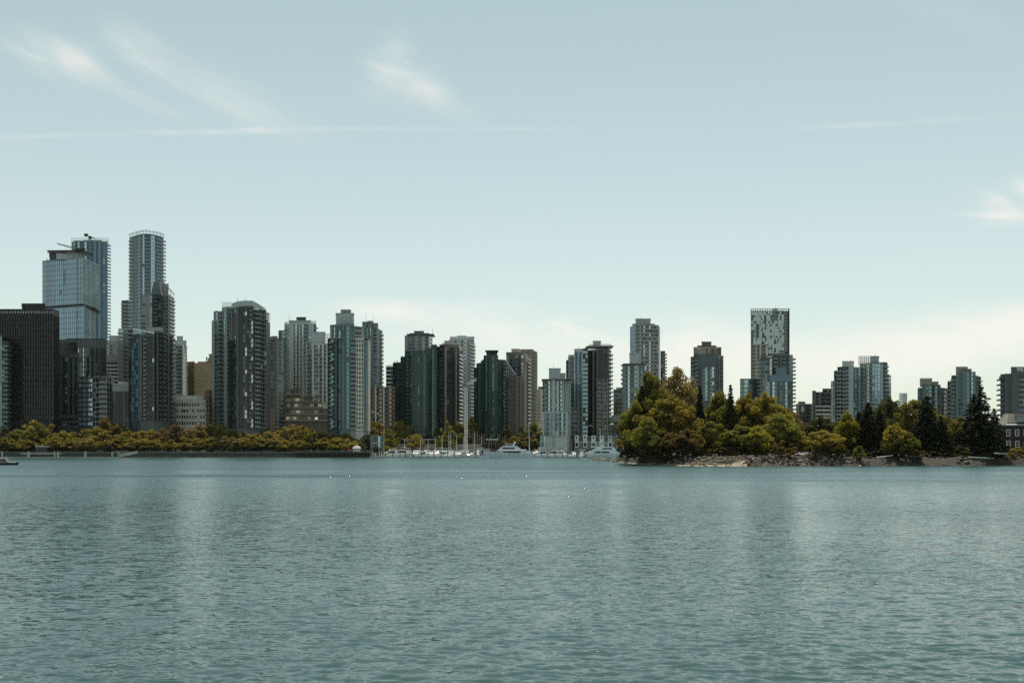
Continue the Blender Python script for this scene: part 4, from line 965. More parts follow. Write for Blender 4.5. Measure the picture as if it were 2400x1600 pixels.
DROCK = soil('dark_and_shaded_rock', (.045,.038,.030), (.10,.085,.065), .9, .12)
WALLM = surf('seawall_stone', (.075,.072,.062), .85, .4, .6, bump=.1)
PAVE = soil('city_ground', (.10,.10,.09), (.17,.165,.15), .05)
LX = X(868, 632)
g = MB()
g.prism([(-6000, 632), (LX, 632), (LX, 772), (330, 772), (700, 500), (6000, 430), (6000, 9000), (-6000, 9000)], -3, 3.0)
tag(g.build('ground', PAVE), kind='structure')
g = MB(); g.prism([(X(1256, 714), 708), (X(1470, 714), 708), (X(1470, 772), 772), (X(1256, 772), 772)], -3, 3.0); tag(g.build('quay', W['conc']), kind='structure')
# promenade lawn strip above the seawall
g = MB(); g.prism([(X(-200, 634.5), 634.5), (X(860, 634.5), 634.5), (X(860, 650), 650), (X(-200, 650), 650)], 3.0, 3.25); tag(g.build('lawn', GRASSM), kind='structure')
g = MB(); g.prism([(X(-300, 632), 631.4), (X(700, 632), 631.4), (X(700, 634), 634), (X(-300, 634), 634)], -1, 3.12)
sw = g.build('seawall', WALLM); tag(sw, 'dark stone seawall running below the park trees along the far shore', 'wall')
g = MB(); rb = random.Random(3)
for k in range(60):
    x0 = X(-250+k*16, 631.3); g.box(x0, x0+X(1215.4, 631.3), 631.0+rb.random()*.1, 631.5, 3.121, 3.38)
g.build('coping', W['conc'], sw, world=False)
# thin gravel toe at the waterline
def heightstrip(name, pts, mat, kind='structure', seed=0, amp=.25):
    rr = random.Random(seed); m = MB(); rows = []
    for k in range(241):
        x = pts[0]+(pts[1]-pts[0])*k/240
        w_ = 1.6+1.2*mnoise.noise(Vector((k*.13, seed, 0)))
        rows.append([(x, 631.3, .42+rr.uniform(-amp, amp)*.7), (x, 631.3-w_*.5, .22+rr.uniform(-amp, amp)*.7), (x, 631.3-w_-1, -.3)])
    for a, b in zip(rows, rows[1:]):
        for j in range(2): m.quad(a[j+1], b[j+1], b[j], a[j])
    return tag(m.build(name, mat), kind=kind)
heightstrip('beach', (X(-250, 632), X(700, 632)), SAND, seed=2)

# wooded point: one sheet from the waterline up the bank
SH = [(1436,440),(1446,400),(1465,366),(1500,332),(1560,312),(1640,300),(1740,299),(1850,308),(2000,311),(2200,311),(2300,312),(2400,330),(2600,345),(2900,360),(3600,400)]
def shore(u):
    for (a, s0), (b, s1) in zip(SH, SH[1:]):
        if u <= b: t = max(0, (u-a)/(b-a)); return s0+(s1-s0)*t
    return SH[-1][1]
def bank(u, t):
    """height of the point t metres in from the waterline at bearing u"""
    beach = max(0, min(1, (1760-u)/60)) * 1.0
    flat = 7.5*beach
    if t < flat: z = -.5+1.1*t/max(flat, .1)
    else:
        s = min(1, (t-flat)/(9.0-2*beach)); z = (-.5 if flat == 0 else .6)+(3.3 if flat == 0 else 2.3)*(s*s*(3-2*s))**.8
    z += .16*mnoise.noise(Vector((u*.08, t*.5, 1)))*min(1, max(0, t*.3))
    e = max(0, min(1, (u-1437)/16)); e = e*e*(3-2*e)
    return -1.5+(z+1.5)*e
m = MB(); us = list(range(1437, 1520, 3))+list(range(1520, 2600, 8))+list(range(2600, 3600, 60)); ts = [0, 1, 2, 3, 4, 5, 6, 7, 8, 9, 10, 12, 14, 17, 22, 30, 60, 120, 200]
vv = []
for u_ in us:
    s_ = shore(u_)+1.5*mnoise.noise(Vector((u_*.06, 5, 0)))
    for t in ts:
        D_ = s_+t-1.0; vv.append((X(u_, D_), D_, bank(u_, t)))
ff = []; k_ = len(ts)
for i in range(len(us)-1):
    for j in range(k_-1): ff.append((i*k_+j, (i+1)*k_+j, (i+1)*k_+j+1, i*k_+j+1))
me = bpy.data.meshes.new('shore_bank'); me.from_pydata(vv, [], ff); me.materials.append(EARTH); me.materials.append(SAND)
me.polygons.foreach_set('material_index', [1 if (f % (k_-1)) < 7 and us[f//(k_-1)] < 1752 else 0 for f in range(len(ff))]); me.polygons.foreach_set('use_smooth', [True]*len(ff)); me.update()
o = bpy.data.objects.new('shore_bank', me); C.objects.link(o); o['kind'] = 'structure'

# ---------------------------------------------------------------- rocks
def rock_mesh(seed, mat):
    rr = random.Random(seed); import bmesh
    bm = bmesh.new(); bmesh.ops.create_icosphere(bm, subdivisions=2, radius=.5)
    sc = (rr.uniform(.9, 1.4), rr.uniform(.8, 1.1), rr.uniform(.55, .85)); cuts = [(Vector((rr.gauss(0,1), rr.gauss(0,1), rr.gauss(0,1))).normalized(), rr.uniform(.28, .42)) for _ in range(9)]
    for v_ in bm.verts:
        p = v_.co.copy()
        for nn, h in cuts:
            dd = p.dot(nn)
            if dd > h: p -= nn*(dd-h)
        p *= 1+.18*mnoise.noise(p*3+Vector((seed, 0, 0)))
        v_.co = Vector((p.x*sc[0], p.y*sc[1], p.z*sc[2]))
    me = bpy.data.meshes.new('boulder'); bm.to_mesh(me); bm.free(); me.materials.append(mat); return me
ROCKS = [rock_mesh(i, ROCK) for i in range(9)]; DROCKS = [rock_mesh(20+i, DROCK) for i in range(4)]
SEG = [(1500,'by the tip of the point'),(1560,'below the tawny bush'),(1620,'below the russet shrubs'),(1660,'below the russet tree'),(1705,'below the rust-coloured bush'),(1745,'below the round-topped olive tree'),(1800,'below the tufted yellow-green tree'),(1848,'below the reddish bush'),(1905,'below the parked cars'),
 (1960,'below the full golden tree'),(2010,'below the brightest tree'),(2070,'below the black firs'),(2130,'below the golden-tufted tree'),(2210,'below the wide black fir'),(2275,'below the gap olive tree'),(2345,'below the great see-through fir'),(9999,'below the brick house')]
rr = random.Random(77); nrock = 0; small = []
cand = []
for k in range(900):
    u_ = rr.choice([rr.uniform(1450, 2420), rr.uniform(1560, 2040)]); beach = u_ < 1745
    t = rr.uniform(6.5, 13) if beach and rr.random() < .85 else rr.uniform(.5, 9.5)
    if u_ > 1995 and rr.random() < .5: continue
    if u_ > 2165 and not (2250 < u_ < 2310 or u_ > 2370) and rr.random() < .6: continue
    sz = rr.choice([.6, .7, .8, .9, 1.1, 1.3, 1.6])*(.72 if u_ < 1755 else 1.0); cand.append((sz*rr.uniform(.85, 1.15), u_, t))
cand.sort(reverse=True)
for i, (sz, u_, t) in enumerate(cand):
    D_ = shore(u_)+t-1; z = bank(u_, t)+sz*.12
    if i < 290:
        dk = rr.random() >= (.8 if u_ < 1995 else .45)  # tree shade on the right-hand bank is put in as more dark stones
        o = link('boulder', rr.choice(DROCKS if dk else ROCKS), None, (X(u_, D_), D_, z), rr.uniform(0, 6), sz); o.rotation_euler.x = rr.uniform(-.3, .3)
        lab = '%s %s boulder %s, %s' % ('big' if sz > 1.2 else 'middling' if sz > .9 else 'small', 'dark' if dk else 'weathered', 'at the waterline' if t < 4 else 'halfway up the bank' if t < 7.5 else 'high on the bank', next(q for e, q in SEG if u_ < e))
        tag(o, lab, 'boulder', 'riprap boulders below the wooded point')
    else: small.append((sz*.8, X(u_, D_), D_, z))
for k in range(700):
    u_ = rr.uniform(1445, 2450)
    if u_ > 1995 and rr.random() < .6: continue
    t = rr.uniform(.8, 11) if rr.random() < .6 else rr.uniform(.5, 4); D_ = shore(u_)+t-1; small.append((rr.uniform(.2, .5), X(u_, D_), D_, bank(u_, t)+.05))
def heap(name, lst, mats, seed, group=None):
    rr = random.Random(seed); m = MB(); base = []
    for me in ROCKS[:4]: base.append(([v_.co.copy() for v_ in me.vertices], [tuple(p.vertices) for p in me.polygons]))
    for sz, x, y, z in lst:
        vs, fs = rr.choice(base); n = len(m.v); a = rr.uniform(0, 6); ca, sa = math.cos(a)*sz, math.sin(a)*sz
        m.v += [(x+v_.x*ca-v_.y*sa, y+v_.x*sa+v_.y*ca, z+v_.z*sz) for v_ in vs]; m.f += [tuple(i+n for i in f) for f in fs]
        q = 1 if rr.random() < .25 else 0; m.m += [q]*len(fs)
    return m.build(name, mats)
tag(heap('rubble', small, [ROCK, DROCK], 5), kind='stuff')
def rock_at(x, y, w_px, lab, dark=False, flat=1.0):
    D_ = CAM_H*F/(y-HY); sz = w_px/F*D_
    o = link('boulder', (DROCKS if dark else ROCKS)[int(x) % 4], None, (X(x, D_), D_, sz*.08*flat), x, (sz*.85, sz*.85, sz*.8*flat)); tag(o, lab, 'boulder'); return o
rock_at(1370, 1077, 15, 'low brown rock alone in the water off the marina end', flat=.6)
rock_at(1452, 1077, 17, 'large pale split boulder at the very tip of the wooded point')
rock_at(1459, 1079, 15, 'near-black boulder leaning on the pale tip boulder', True)
rock_at(1441, 1083, 15, 'flat dark brown boulder at the water edge under the tip boulders', True, .6)
rock_at(1488, 1071, 20, 'long smooth boulder lying on the beach below the bushes', flat=.5)
rock_at(1641, 1087, 17, 'dark rounded boulder alone on the beach in mid point', True, .8)
rock_at(1403, 1083, 5, 'tiny dark rock awash just off the point', True)
rr = random.Random(8); lst = []
for k in range(80):
    x = rr.uniform(1388, 1450); y = 1074.5+rr.random()*(3+6*(x-1388)/60); D_ = CAM_H*F/(y-HY); lst.append((rr.uniform(3, 8)/F*D_, X(x, D_), D_, .1))
tag(heap('tidal_rubble', lst, [ROCK, DROCK], 6), kind='stuff')

# ---------------------------------------------------------------- trees
def tubes(m, path, r0, r1, k=5):
    for i in range(len(path)-1):
        t0, t1 = i/(len(path)-1), (i+1)/(len(path)-1); m.tube(path[i], path[i+1], r0+(r1-r0)*t0, r0+(r1-r0)*t1, k)
def leaves(rng, centers, radii, n, size, up=.35):
    """n leaf quads scattered near the surfaces of leaf clumps"""
    idx = rng.choice(len(centers), n, p=(radii**2)/np.sum(radii**2)); dirs = rng.normal(size=(n, 3)); dirs /= np.linalg.norm(dirs, axis=1)[:, None]
    rad = radii[idx]*rng.uniform(.45, 1.12, n)**.6
    c = centers[idx]+dirs*rad[:, None]*np.array([1, 1, .72])
    nrm = dirs*.6+rng.normal(size=(n, 3))*.55+np.array([0, 0, up]); nrm /= np.linalg.norm(nrm, axis=1)[:, None]
    t = np.cross(nrm, rng.normal(size=(n, 3))); t /= np.linalg.norm(t, axis=1)[:, None]; b = np.cross(nrm, t)
    s = size*rng.uniform(.6, 1.35, n)[:, None]
    quads = np.stack([c-t*s-b*s*.55, c+t*s*.9-b*s*.4, c+t*s+b*s*.55, c-t*s*.8+b*s*.5], 1)
    return quads
def mesh_from_quads(name, q, mat):
    me = bpy.data.meshes.new(name); n = len(q); v_ = q.reshape(-1, 3)
    me.vertices.add(n*4); me.vertices.foreach_set('co', v_.ravel().astype('f')); me.loops.add(n*4); me.loops.foreach_set('vertex_index', np.arange(n*4, dtype='i'))
    me.polygons.add(n); me.polygons.foreach_set('loop_start', np.arange(0, n*4, 4, dtype='i'))
    me.materials.append(mat); me.update(calc_edges=True); return me
def broadleaf(seed, nclump=38, n=7000, size=.022, wide=.42, base=.12, airy=0.0):
    """unit-height broadleaf tree: crown of overlapping clumps on a forked trunk"""
    rng = np.random.default_rng(seed); cs = []; rs = []
    lob = rng.uniform(-1, 1, (5, 3))
    while len(cs) < nclump:
        p = rng.uniform(-1, 1, 3); r = np.linalg.norm(p)
        if r > 1 or r < .35+.2*airy: continue
        ang = math.atan2(p[1], p[0]); h = (p[2]+1)/2
        prof = (math.sin(math.pi*min(1, h*.86+.12)))**.55*(1+.22*math.sin(ang*2+lob[0, 0]*3)+.16*math.sin(ang*3+h*6+lob[1, 1]*3))
        cs.append((p[0]*wide*prof*.88, p[1]*wide*prof*.88, base+(1-base)*(h*.90+.03))); rs.append(rng.uniform(.045, .115)*(1-.25*airy))
    cs = np.array(cs); rs = np.array(rs)
    q = leaves(rng, cs, rs, n, size)
    m = MB(); tr = [Vector((0, 0, -.05)), Vector((.01, 0, .15)), Vector((-.01, .01, .35)), Vector((.01, 0, .6))]; tubes(m, tr, .028, .010, 6)
    for c in cs[::6]:
        b0 = Vector((0, 0, min(.5, max(.14, c[2]*.5)))); mid = b0.lerp(Vector(c), .55)+Vector((0, 0, -.03)); tubes(m, [b0, mid, Vector(c)], .010, .003, 4)
    return q, m
def conifer(seed, n=7000, size=.018, wide=.20, base=.03, gap=.0):
    rng = np.random.default_rng(seed); cs = []; rs = []
    L = 26
    for i in range(L):
        h = base+(1-base)*(i+.5)/L; w_ = wide*(1-h)**.8*(1+.22*rng.uniform(-1, 1))+.006; k = max(3, int(9*(1-h)+3)); a0 = rng.uniform(0, 6)
        for j in range(k):
            if rng.random() < gap: continue
            a = a0+6.283*j/k+rng.uniform(-.2, .2); ln = w_*rng.uniform(.65, 1.15)
            for s in (.35, .65, .92):
                cs.append((math.cos(a)*ln*s, math.sin(a)*ln*s, h-.05*s*s*(1.2-h)+.012)); rs.append(.022*(1.3-s*.5)*(1.25-h*.8)+.004)
    cs = np.array(cs); rs = np.array(rs); q = leaves(rng, cs, rs, n, size, up=.1)
    m = MB(); tubes(m, [Vector((0, 0, -.04)), Vector((0, 0, .5)), Vector((0, 0, .99))], .020, .003, 6); return q, m
TM = {}
def proto(kind, i, leaf):
    """shared crown and trunk meshes per kind, variant and leaf colour"""
    key = (kind, i)
    if key not in TM:
        if kind == 'far': TM[key] = broadleaf(100+i, 70, 4600, .024, .54, .08)
        elif kind == 'broad': TM[key] = broadleaf(200+i, 130, 17000, .0140, .50, .04)
        elif kind == 'airy': TM[key] = broadleaf(300+i, 170, 17000, .0125, .42, .05, .45)
        elif kind == 'bush': TM[key] = broadleaf(400+i, 34, 3400, .035, .76, -.05)
        elif kind == 'fir': TM[key] = conifer(500+i, 13000, .0125, .27, .03)
        elif kind == 'thin': TM[key] = conifer(600+i, 9000, .011, .26, .05, .35)
        TM[key] = [TM[key][0], TM[key][1].mesh('trunk', BARK), {}]
    q, tr, cr = TM[key]
    if leaf not in cr: cr[leaf] = mesh_from_quads('crown', q, LEAF[leaf])
    return cr[leaf], tr
rt = random.Random(21)
USED = {}
def tree(x, ytop, wpx, D, kind, leaf, label, base_z=2.8, name='tree', group=None, var=None):
    """tree standing at bearing x, its top on photo row ytop"""
    h = Z(ytop, D)-base_z; w_m = wpx/F*D; var = rt.randrange(3 if kind != 'far' else 5) if var is None else var
    cr, tr = proto(kind, var, leaf); nat = {'far': .98, 'broad': .90, 'airy': .76, 'bush': 1.35, 'fir': .48, 'thin': .46}[kind]
    r = empty(name, (X(x, D), D, base_z), rt.uniform(0, 6.28), label, 'bush' if name == 'bush' else 'tree', group)
    s = w_m/nat
    for nm, me in (('crown', cr), ('trunk', tr)): link(nm, me, r, (0, 0, 0), 0, (s, s, h) if nm == 'crown' else (min(s, h), min(s, h), h))
    assert label not in USED or group == 'x', label; USED[label] = 1
    return r
NEAR = [
 (1488, 936, 74, 336, 'broad', 'olive', 'olive tree leaning out at the very tip of the wooded point', 'tree'),
 (1478, 1000, 56, 345, 'broad', 'gold', 'golden low tree at the tip of the point, above the pale split boulder', 'tree'),
 (1504, 905, 74, 340, 'fir', 'dark', 'near-black conifer at the tip, under the tallest leafy crowns', 'conifer'),
 (1524, 848, 96, 345, 'broad', 'olive', 'tallest leafy tree of the point, its crown against the pale balcony tower', 'tree'),
 (1590, 848, 120, 352, 'airy', 'pale', 'tall airy tree with sky showing through its crown, beside the tallest one', 'tree'),
 (1570, 918, 140, 330, 'broad', 'gold', 'broad golden-brown tree in front of the two tallest crowns', 'tree'),
 (1520, 975, 90, 324, 'broad', 'olive', 'dense olive tree low in front of the near-black tip conifer', 'tree'),
 (1640, 905, 52, 336, 'fir', 'dark', 'narrow dark conifer between the golden-brown tree and the red-capped tower', 'conifer'),
 (1686, 912, 96, 350, 'broad', 'olive', 'rounded olive tree standing under the red-brown capped tower', 'tree'),
 (1712, 903, 56, 345, 'fir', 'deep', 'small pointed conifer just clearing the crowns near the low teal glass block', 'conifer'),
 (1752, 913, 100, 348, 'broad', 'gold', 'wide olive-gold tree below the low teal glass block', 'tree'),
 (1796, 911, 110, 342, 'broad', 'gold', 'broad golden tree crown in front of the stepped balcony tower', 'tree'),
 (1846, 942, 70, 352, 'broad', 'brown', 'thin brownish tree at the foot of the stepped balcony tower', 'tree'),
 (1826, 966, 106, 326, 'broad', 'olive', 'round olive tree in the second row, before the brownish thin one', 'tree'),
 (1732, 990, 110, 322, 'broad', 'olive', 'low round-topped olive tree midway along the stony bank', 'tree'),
 (1774, 996, 76, 316, 'broad', 'lime', 'yellow-green tree of soft tufts right above the rocks mid point', 'tree'),
 (1664, 978, 90, 326, 'broad', 'olive', 'dark olive tree filling the middle below the narrow dark conifer', 'tree'),
 (1612, 1000, 76, 318, 'broad', 'brown', 'russet tree low above the beach', 'tree'),
 (1570, 1012, 62, 318, 'broad', 'brown', 'smaller russet shrubby tree touching the russet tree above the beach', 'tree'),
 (1540, 1020, 56, 320, 'broad', 'olive', 'low olive shrub tree between the tip and the russet pair', 'tree'),
 (1925, 968, 92, 350, 'broad', 'deep', 'dull dark green tree beneath the plum-grey slab', 'tree'),
 (1930, 1001, 92, 318, 'broad', 'gold', 'full golden tree right of the parked cars, close above the rocks', 'tree'),
 (1984, 962, 66, 330, 'broad', 'lime', 'brightest yellow-green tree, between the golden one and the black firs', 'tree'),
 (2034, 944, 84, 326, 'fir', 'dark', 'broad black fir next to the brightest yellow-green tree', 'conifer'),
 (2012, 965, 60, 334, 'fir', 'dark', 'smaller black fir merging with the broad one beside the bright tree', 'conifer'),
 (2062, 960, 66, 330, 'fir', 'dark', 'third black fir, on the side of the dark round-topped trees', 'conifer'),
 (2086, 922, 92, 356, 'broad', 'deep', 'dark round-topped tree above the black firs', 'tree'),
 (2100, 987, 80, 320, 'broad', 'gold', 'tree with golden upper tufts in front of the dark round-topped tree', 'tree'),
 (2128, 1010, 60, 318, 'broad', 'olive', 'dim olive tree beside the one with golden tufts', 'tree'),
 (2148, 922, 116, 350, 'broad', 'olive', 'big olive-brown tree below the shorter teal tower', 'tree'),
 (2172, 928, 100, 328, 'fir', 'dark', 'wide black fir directly below the shorter teal tower', 'conifer'),
 (2205, 975, 70, 324, 'fir', 'dark', 'low black fir filling the gap beside the wide one', 'conifer'),
 (2246, 966, 72, 332, 'broad', 'olive', 'olive tree in the gap between the two great black firs', 'tree'),
 (2300, 907, 112, 325, 'thin', 'dark', 'great black fir with sky between its upper boughs', 'conifer'),
 (2282, 925, 84, 328, 'fir', 'dark', 'dense black fir pressed against the great see-through one', 'conifer'),
 (2330, 958, 70, 330, 'fir', 'dark', 'black fir beside the brick house', 'conifer'),
 (2366, 966, 60, 352, 'broad', 'deep', 'dark rounded tree behind the roof of the brick house', 'tree'),
 (1870, 1004, 60, 345, 'broad', 'olive', 'small olive tree behind the parked cars', 'tree'),
 (1868, 975, 50, 400, 'broad', 'deep', 'distant dull tree under the short grey and brick block', 'tree'),
]
for x, y, w_, D_, kd, lf, lab, nm in NEAR: tree(x, y, w_, D_, kd, lf, lab, 2.6, 'conifer_tree' if nm == 'conifer' else 'tree')
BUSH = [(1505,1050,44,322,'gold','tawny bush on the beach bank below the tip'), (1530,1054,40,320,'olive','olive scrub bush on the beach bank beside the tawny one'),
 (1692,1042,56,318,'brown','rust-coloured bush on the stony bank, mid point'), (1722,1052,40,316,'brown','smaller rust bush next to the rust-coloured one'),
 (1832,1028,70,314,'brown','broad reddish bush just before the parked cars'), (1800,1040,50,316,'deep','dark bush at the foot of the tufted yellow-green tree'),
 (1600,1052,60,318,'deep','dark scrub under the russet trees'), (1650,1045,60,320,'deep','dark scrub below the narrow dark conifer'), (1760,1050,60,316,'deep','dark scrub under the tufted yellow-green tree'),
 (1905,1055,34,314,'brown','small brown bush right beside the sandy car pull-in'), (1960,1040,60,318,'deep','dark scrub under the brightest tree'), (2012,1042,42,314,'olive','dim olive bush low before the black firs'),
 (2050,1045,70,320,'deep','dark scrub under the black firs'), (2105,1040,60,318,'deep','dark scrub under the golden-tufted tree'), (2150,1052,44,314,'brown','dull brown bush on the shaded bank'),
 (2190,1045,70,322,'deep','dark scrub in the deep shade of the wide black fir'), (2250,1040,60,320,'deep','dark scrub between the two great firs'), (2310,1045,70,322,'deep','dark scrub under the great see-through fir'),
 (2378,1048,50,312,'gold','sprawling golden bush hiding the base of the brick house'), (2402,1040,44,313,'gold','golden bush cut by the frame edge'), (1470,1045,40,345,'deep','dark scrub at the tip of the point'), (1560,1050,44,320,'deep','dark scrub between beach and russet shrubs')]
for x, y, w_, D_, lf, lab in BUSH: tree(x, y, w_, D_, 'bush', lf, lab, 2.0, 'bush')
# shaded wood behind the front trees
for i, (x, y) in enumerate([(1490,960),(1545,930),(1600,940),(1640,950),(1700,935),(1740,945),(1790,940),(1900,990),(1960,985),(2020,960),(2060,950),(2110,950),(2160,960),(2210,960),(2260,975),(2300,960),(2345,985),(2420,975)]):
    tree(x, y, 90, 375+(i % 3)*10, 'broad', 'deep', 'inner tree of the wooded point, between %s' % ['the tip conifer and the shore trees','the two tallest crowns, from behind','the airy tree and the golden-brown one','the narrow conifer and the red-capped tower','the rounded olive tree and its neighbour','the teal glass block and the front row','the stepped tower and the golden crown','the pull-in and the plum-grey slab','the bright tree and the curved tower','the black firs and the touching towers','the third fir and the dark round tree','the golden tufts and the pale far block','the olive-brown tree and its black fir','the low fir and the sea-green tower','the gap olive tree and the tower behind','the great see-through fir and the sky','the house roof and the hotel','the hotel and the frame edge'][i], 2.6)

# park trees on the far promenade
ROW = [(10,1000,60,'deep'),(38,1003,50,'olive'),(74,983,70,'gold'),(95,990,50,'olive'),(52,1010,60,'gold'),(117,992,56,'gold'),(146,1008,50,'gold'),(170,1010,46,'gold'),(200,1003,56,'olive'),(224,994,60,'gold'),(245,976,54,'brown'),(278,992,74,'brown'),(305,1004,56,'gold'),(333,1006,60,'gold'),(356,1004,50,'gold'),(384,1003,54,'brown'),(412,992,56,'brown'),(440,1002,52,'gold'),(468,992,54,'pale'),(496,990,62,'gold'),(522,992,56,'gold'),(548,1005,48,'gold'),(572,1008,50,'pale'),(600,1011,52,'gold'),(628,1009,50,'gold'),(655,1003,54,'gold'),(682,988,64,'pale'),(708,990,54,'gold'),(730,1000,50,'olive'),(756,1008,50,'gold'),(784,1010,52,'pale'),(812,1013,50,'gold'),(836,1028,36,'lime')]
WHERE = [(28,'at the frame edge before the curved-balcony block'),(140,'below the black office tower'),(185,'below the dark green tower'),(265,'below the striped office building'),(300,'below the low dark blue building'),(405,'below the dark faceted tower'),(480,'below the beige office building'),(534,'below the mottled twin-bay tower'),(632,'below the big rounded tower'),(672,'below the brown-grey tower'),(772,'below the terraced brown building'),(900,'below the cream-sided teal tower')]
col = {'deep':'dark green','olive':'olive green','gold':'golden olive','brown':'russet brown','pale':'pale straw-green','lime':'bright yellow-green'}
ordn = ['first','second','third','fourth','fifth','sixth','seventh','eighth','ninth']
def rowtrees(rows, D0, rowname, grp, jit):
    cnt = {}
    for x, y, w_, lf in rows:
        wh = next(t for e, t in WHERE if x < e); k = (wh, lf); cnt[k] = cnt.get(k, 0)+1
    seen = {}
    for x, y, w_, lf in sorted(rows):
        wh = next(t for e, t in WHERE if x < e); k = (wh, lf); i = seen.get(k, 0); seen[k] = i+1
        o_ = '' if cnt[k] == 1 else ordn[i]+' '
        tree(x, y, w_*1.12, D0+rt.uniform(-jit, jit), 'far', lf, ('%s%s park tree, %s row, %s' % (o_, col[lf], rowname, wh)), 3.1, 'park_tree', grp)
rowtrees(ROW, 664, 'tall back', 'park trees along the far promenade', 8)
rf = random.Random(9)
FRONT = [(x+rf.uniform(-6, 6), rf.uniform(1018, 1030), rf.uniform(46, 60), rf.choice(['gold', 'gold', 'pale', 'gold', 'pale', 'olive'])) for x in range(12, 835, 30)]
rowtrees(FRONT, 649, 'front', 'low front trees along the far promenade', 3)
MAR = [(862,1015,50,680,'deep','dark tree beside the white pavilion at the pier end'), (842,1035,40,664,'deep','dark shrub tree behind the white pavilion'), (882,984,62,705,'gold','rounded golden tree behind the low teal-framed house'), (937,984,70,776,'gold','cone-shaped golden tree standing before the dark green twin tower'),
 (912,1003,46,710,'olive','lower olive tree between the two golden marina trees'), (882,1008,44,690,'brown','orange-leaved small tree above the low teal-framed house'), (905,1042,30,688,'gold','small golden tree by the marina ramp'), (884,1045,26,672,'gold','little golden tree against the teal-framed house wall'),
 (973,1012,46,755,'gold','small spreading golden tree near the white gazebo'), (1042,1016,42,760,'lime','willow-like yellow tree over the terrace wall'), (1026,1000,50,785,'deep','dark green tree behind the willow-like yellow one'), (1058,998,46,785,'olive','olive tree behind the bare masts'), (1075,988,56,788,'olive','olive tree behind the thin marina crane'), (1104,975,46,790,'gold','tall thin golden tree between the crane and the deep green tower'),
 (1050,985,34,765,'gold','spindly golden tree with flat top by the crane'), (1222,998,66,780,'deep','dark green tree under the brown-grey bladed tower'), (1250,986,50,775,'olive','olive tree beside the pale balcony tower'), (1262,1010,50,770,'olive','leafy tree hugging the side of the pale balcony tower'), (1205,1020,44,765,'gold','little golden tree with an orange top behind the long yacht'), (1236,1018,56,768,'olive','bushy olive tree behind the tall yacht mast'),
 (967,1030,40,774,'deep','dark bushy tree under the dark green twin tower'),(1000,1020,60,790,'deep','dark tree behind the gazebo at the tower foot'),(1130,1026,50,788,'deep','dark tree behind the rusty building frame'),(1170,1024,50,788,'deep','second dark tree behind the rusty building frame'),(1188,1005,50,790,'olive','olive tree at the side of the rusty building frame'),(1358,1000,40,745,'deep','dark tree in the corner beside the pale balcony tower podium')]
for x, y, w_, D_, lf, lab in MAR: tree(x, y, w_, D_, 'far', lf, lab, 3.0)
# ---------------------------------------------------------------- shore furniture, boats, small buildings
rd = random.Random(31)
# low buildings round the marina basin
b = bld('waterfront_house', 'low teal-framed glass house at the landward end of the pier', 882, 672, 'house', None)
block(b, [(868,0),(900,0)], 1020, 1056, 672, glass='teal', glass2='dark', wall='teal', slab='pale', pat='wgllgwg', bay=1.5, fh=5.0, sh=.6, depth=14, roof=.5, mull='pale')
b = bld('terrace_wall', 'long brown terrace wall with an arcaded lower storey behind the moored boats', 1010, 768, 'wall', None)
block(b, [(905,0),(1130,0)], 1040, 1052, 768, glass='dark', glass2='warm', wall='tan', slab='tan', pat='w', bay=6, fh=4, sh=.5, depth=12, roof=.6)
block(b, [(940,-3),(1128,-3)], 1051, 1062, 767, glass='dark', glass2='grey', wall='conc', slab='conc', pat='gw', bay=1.8, fh=3, sh=.4, depth=3, roof=.4, mw=.3)
ramp = MB(); 
for k in range(14):
    t = k/14; ramp.box(X(908+t*24, 760), X(911+t*24, 760), 755, 760, .3+3*(1-t), Z(1041+t*20, 760))
o = ramp.build('ramp', W['tan']); tag(o, 'sloping brown ramp dropping from the terrace wall to the docks', 'ramp')
for x0, x1, lab in ((938,974,'flat pale pergola roof on thin posts beside the gazebo'), (994,1024,'flat pale pergola roof on thin posts between gazebo and yellow willow')):
    r = empty('pergola', (X((x0+x1)/2, 772), 772, 8), 0, lab, 'pergola', 'pergolas on the terrace')
    m = MB(); m.box(X(x0, 772), X(x1, 772), 770, 776, Z(1030.5, 772), Z(1028.5, 772)); m.build('roof', W['lconc'], r)
    for k in range(5):
        m = MB(); xx = X(x0+1+(x1-x0-2)*k/4, 772); m.box(xx-.15, xx+.15, 771, 771.3, Z(1041, 772), Z(1030.5, 772)); m.build('post', W['dconc'], r)
r = empty('gazebo', (X(982, 768), 766, 8), 0, 'small white glass-fronted gazebo with barrel roof on the terrace', 'gazebo')
m = MB(); x0, x1 = X(973, 768), X(991, 768)
for k in range(6): 
    xx = x0+(x1-x0)*k/5; m.box(xx-.12, xx+.12, 764, 764.3, Z(1042, 768), Z(1031, 768))
m.box(x0, x1, 764, 769, Z(1042.5, 768), Z(1041.5, 768)); m.build('frame', W['white'], r)
m = MB()
for k in range(5): m.quad((x0+(x1-x0)*k/5+.15, 764.2, Z(1041, 768)), (x0+(x1-x0)*(k+1)/5-.15, 764.2, Z(1041, 768)), (x0+(x1-x0)*(k+1)/5-.15, 764.2, Z(1031.5, 768)), (x0+(x1-x0)*k/5+.15, 764.2, Z(1031.5, 768)))
tag(m.build('pane', G['grey'], r), kind='stuff')
m = MB(); pr = [(x0-.3+(x1-x0+.6)*(.5-.5*math.cos(math.pi*k/8)), Z(1031, 768)+1.3*math.sin(math.pi*k/8)) for k in range(9)]; m.profile(pr, 763.8, 769.5); m.build('roof', W['white'], r)
b = bld('construction_frame', 'rusty red building frame under construction at the foot of the deep green tower', 1160, 776, 'building', None)
cf = MB()
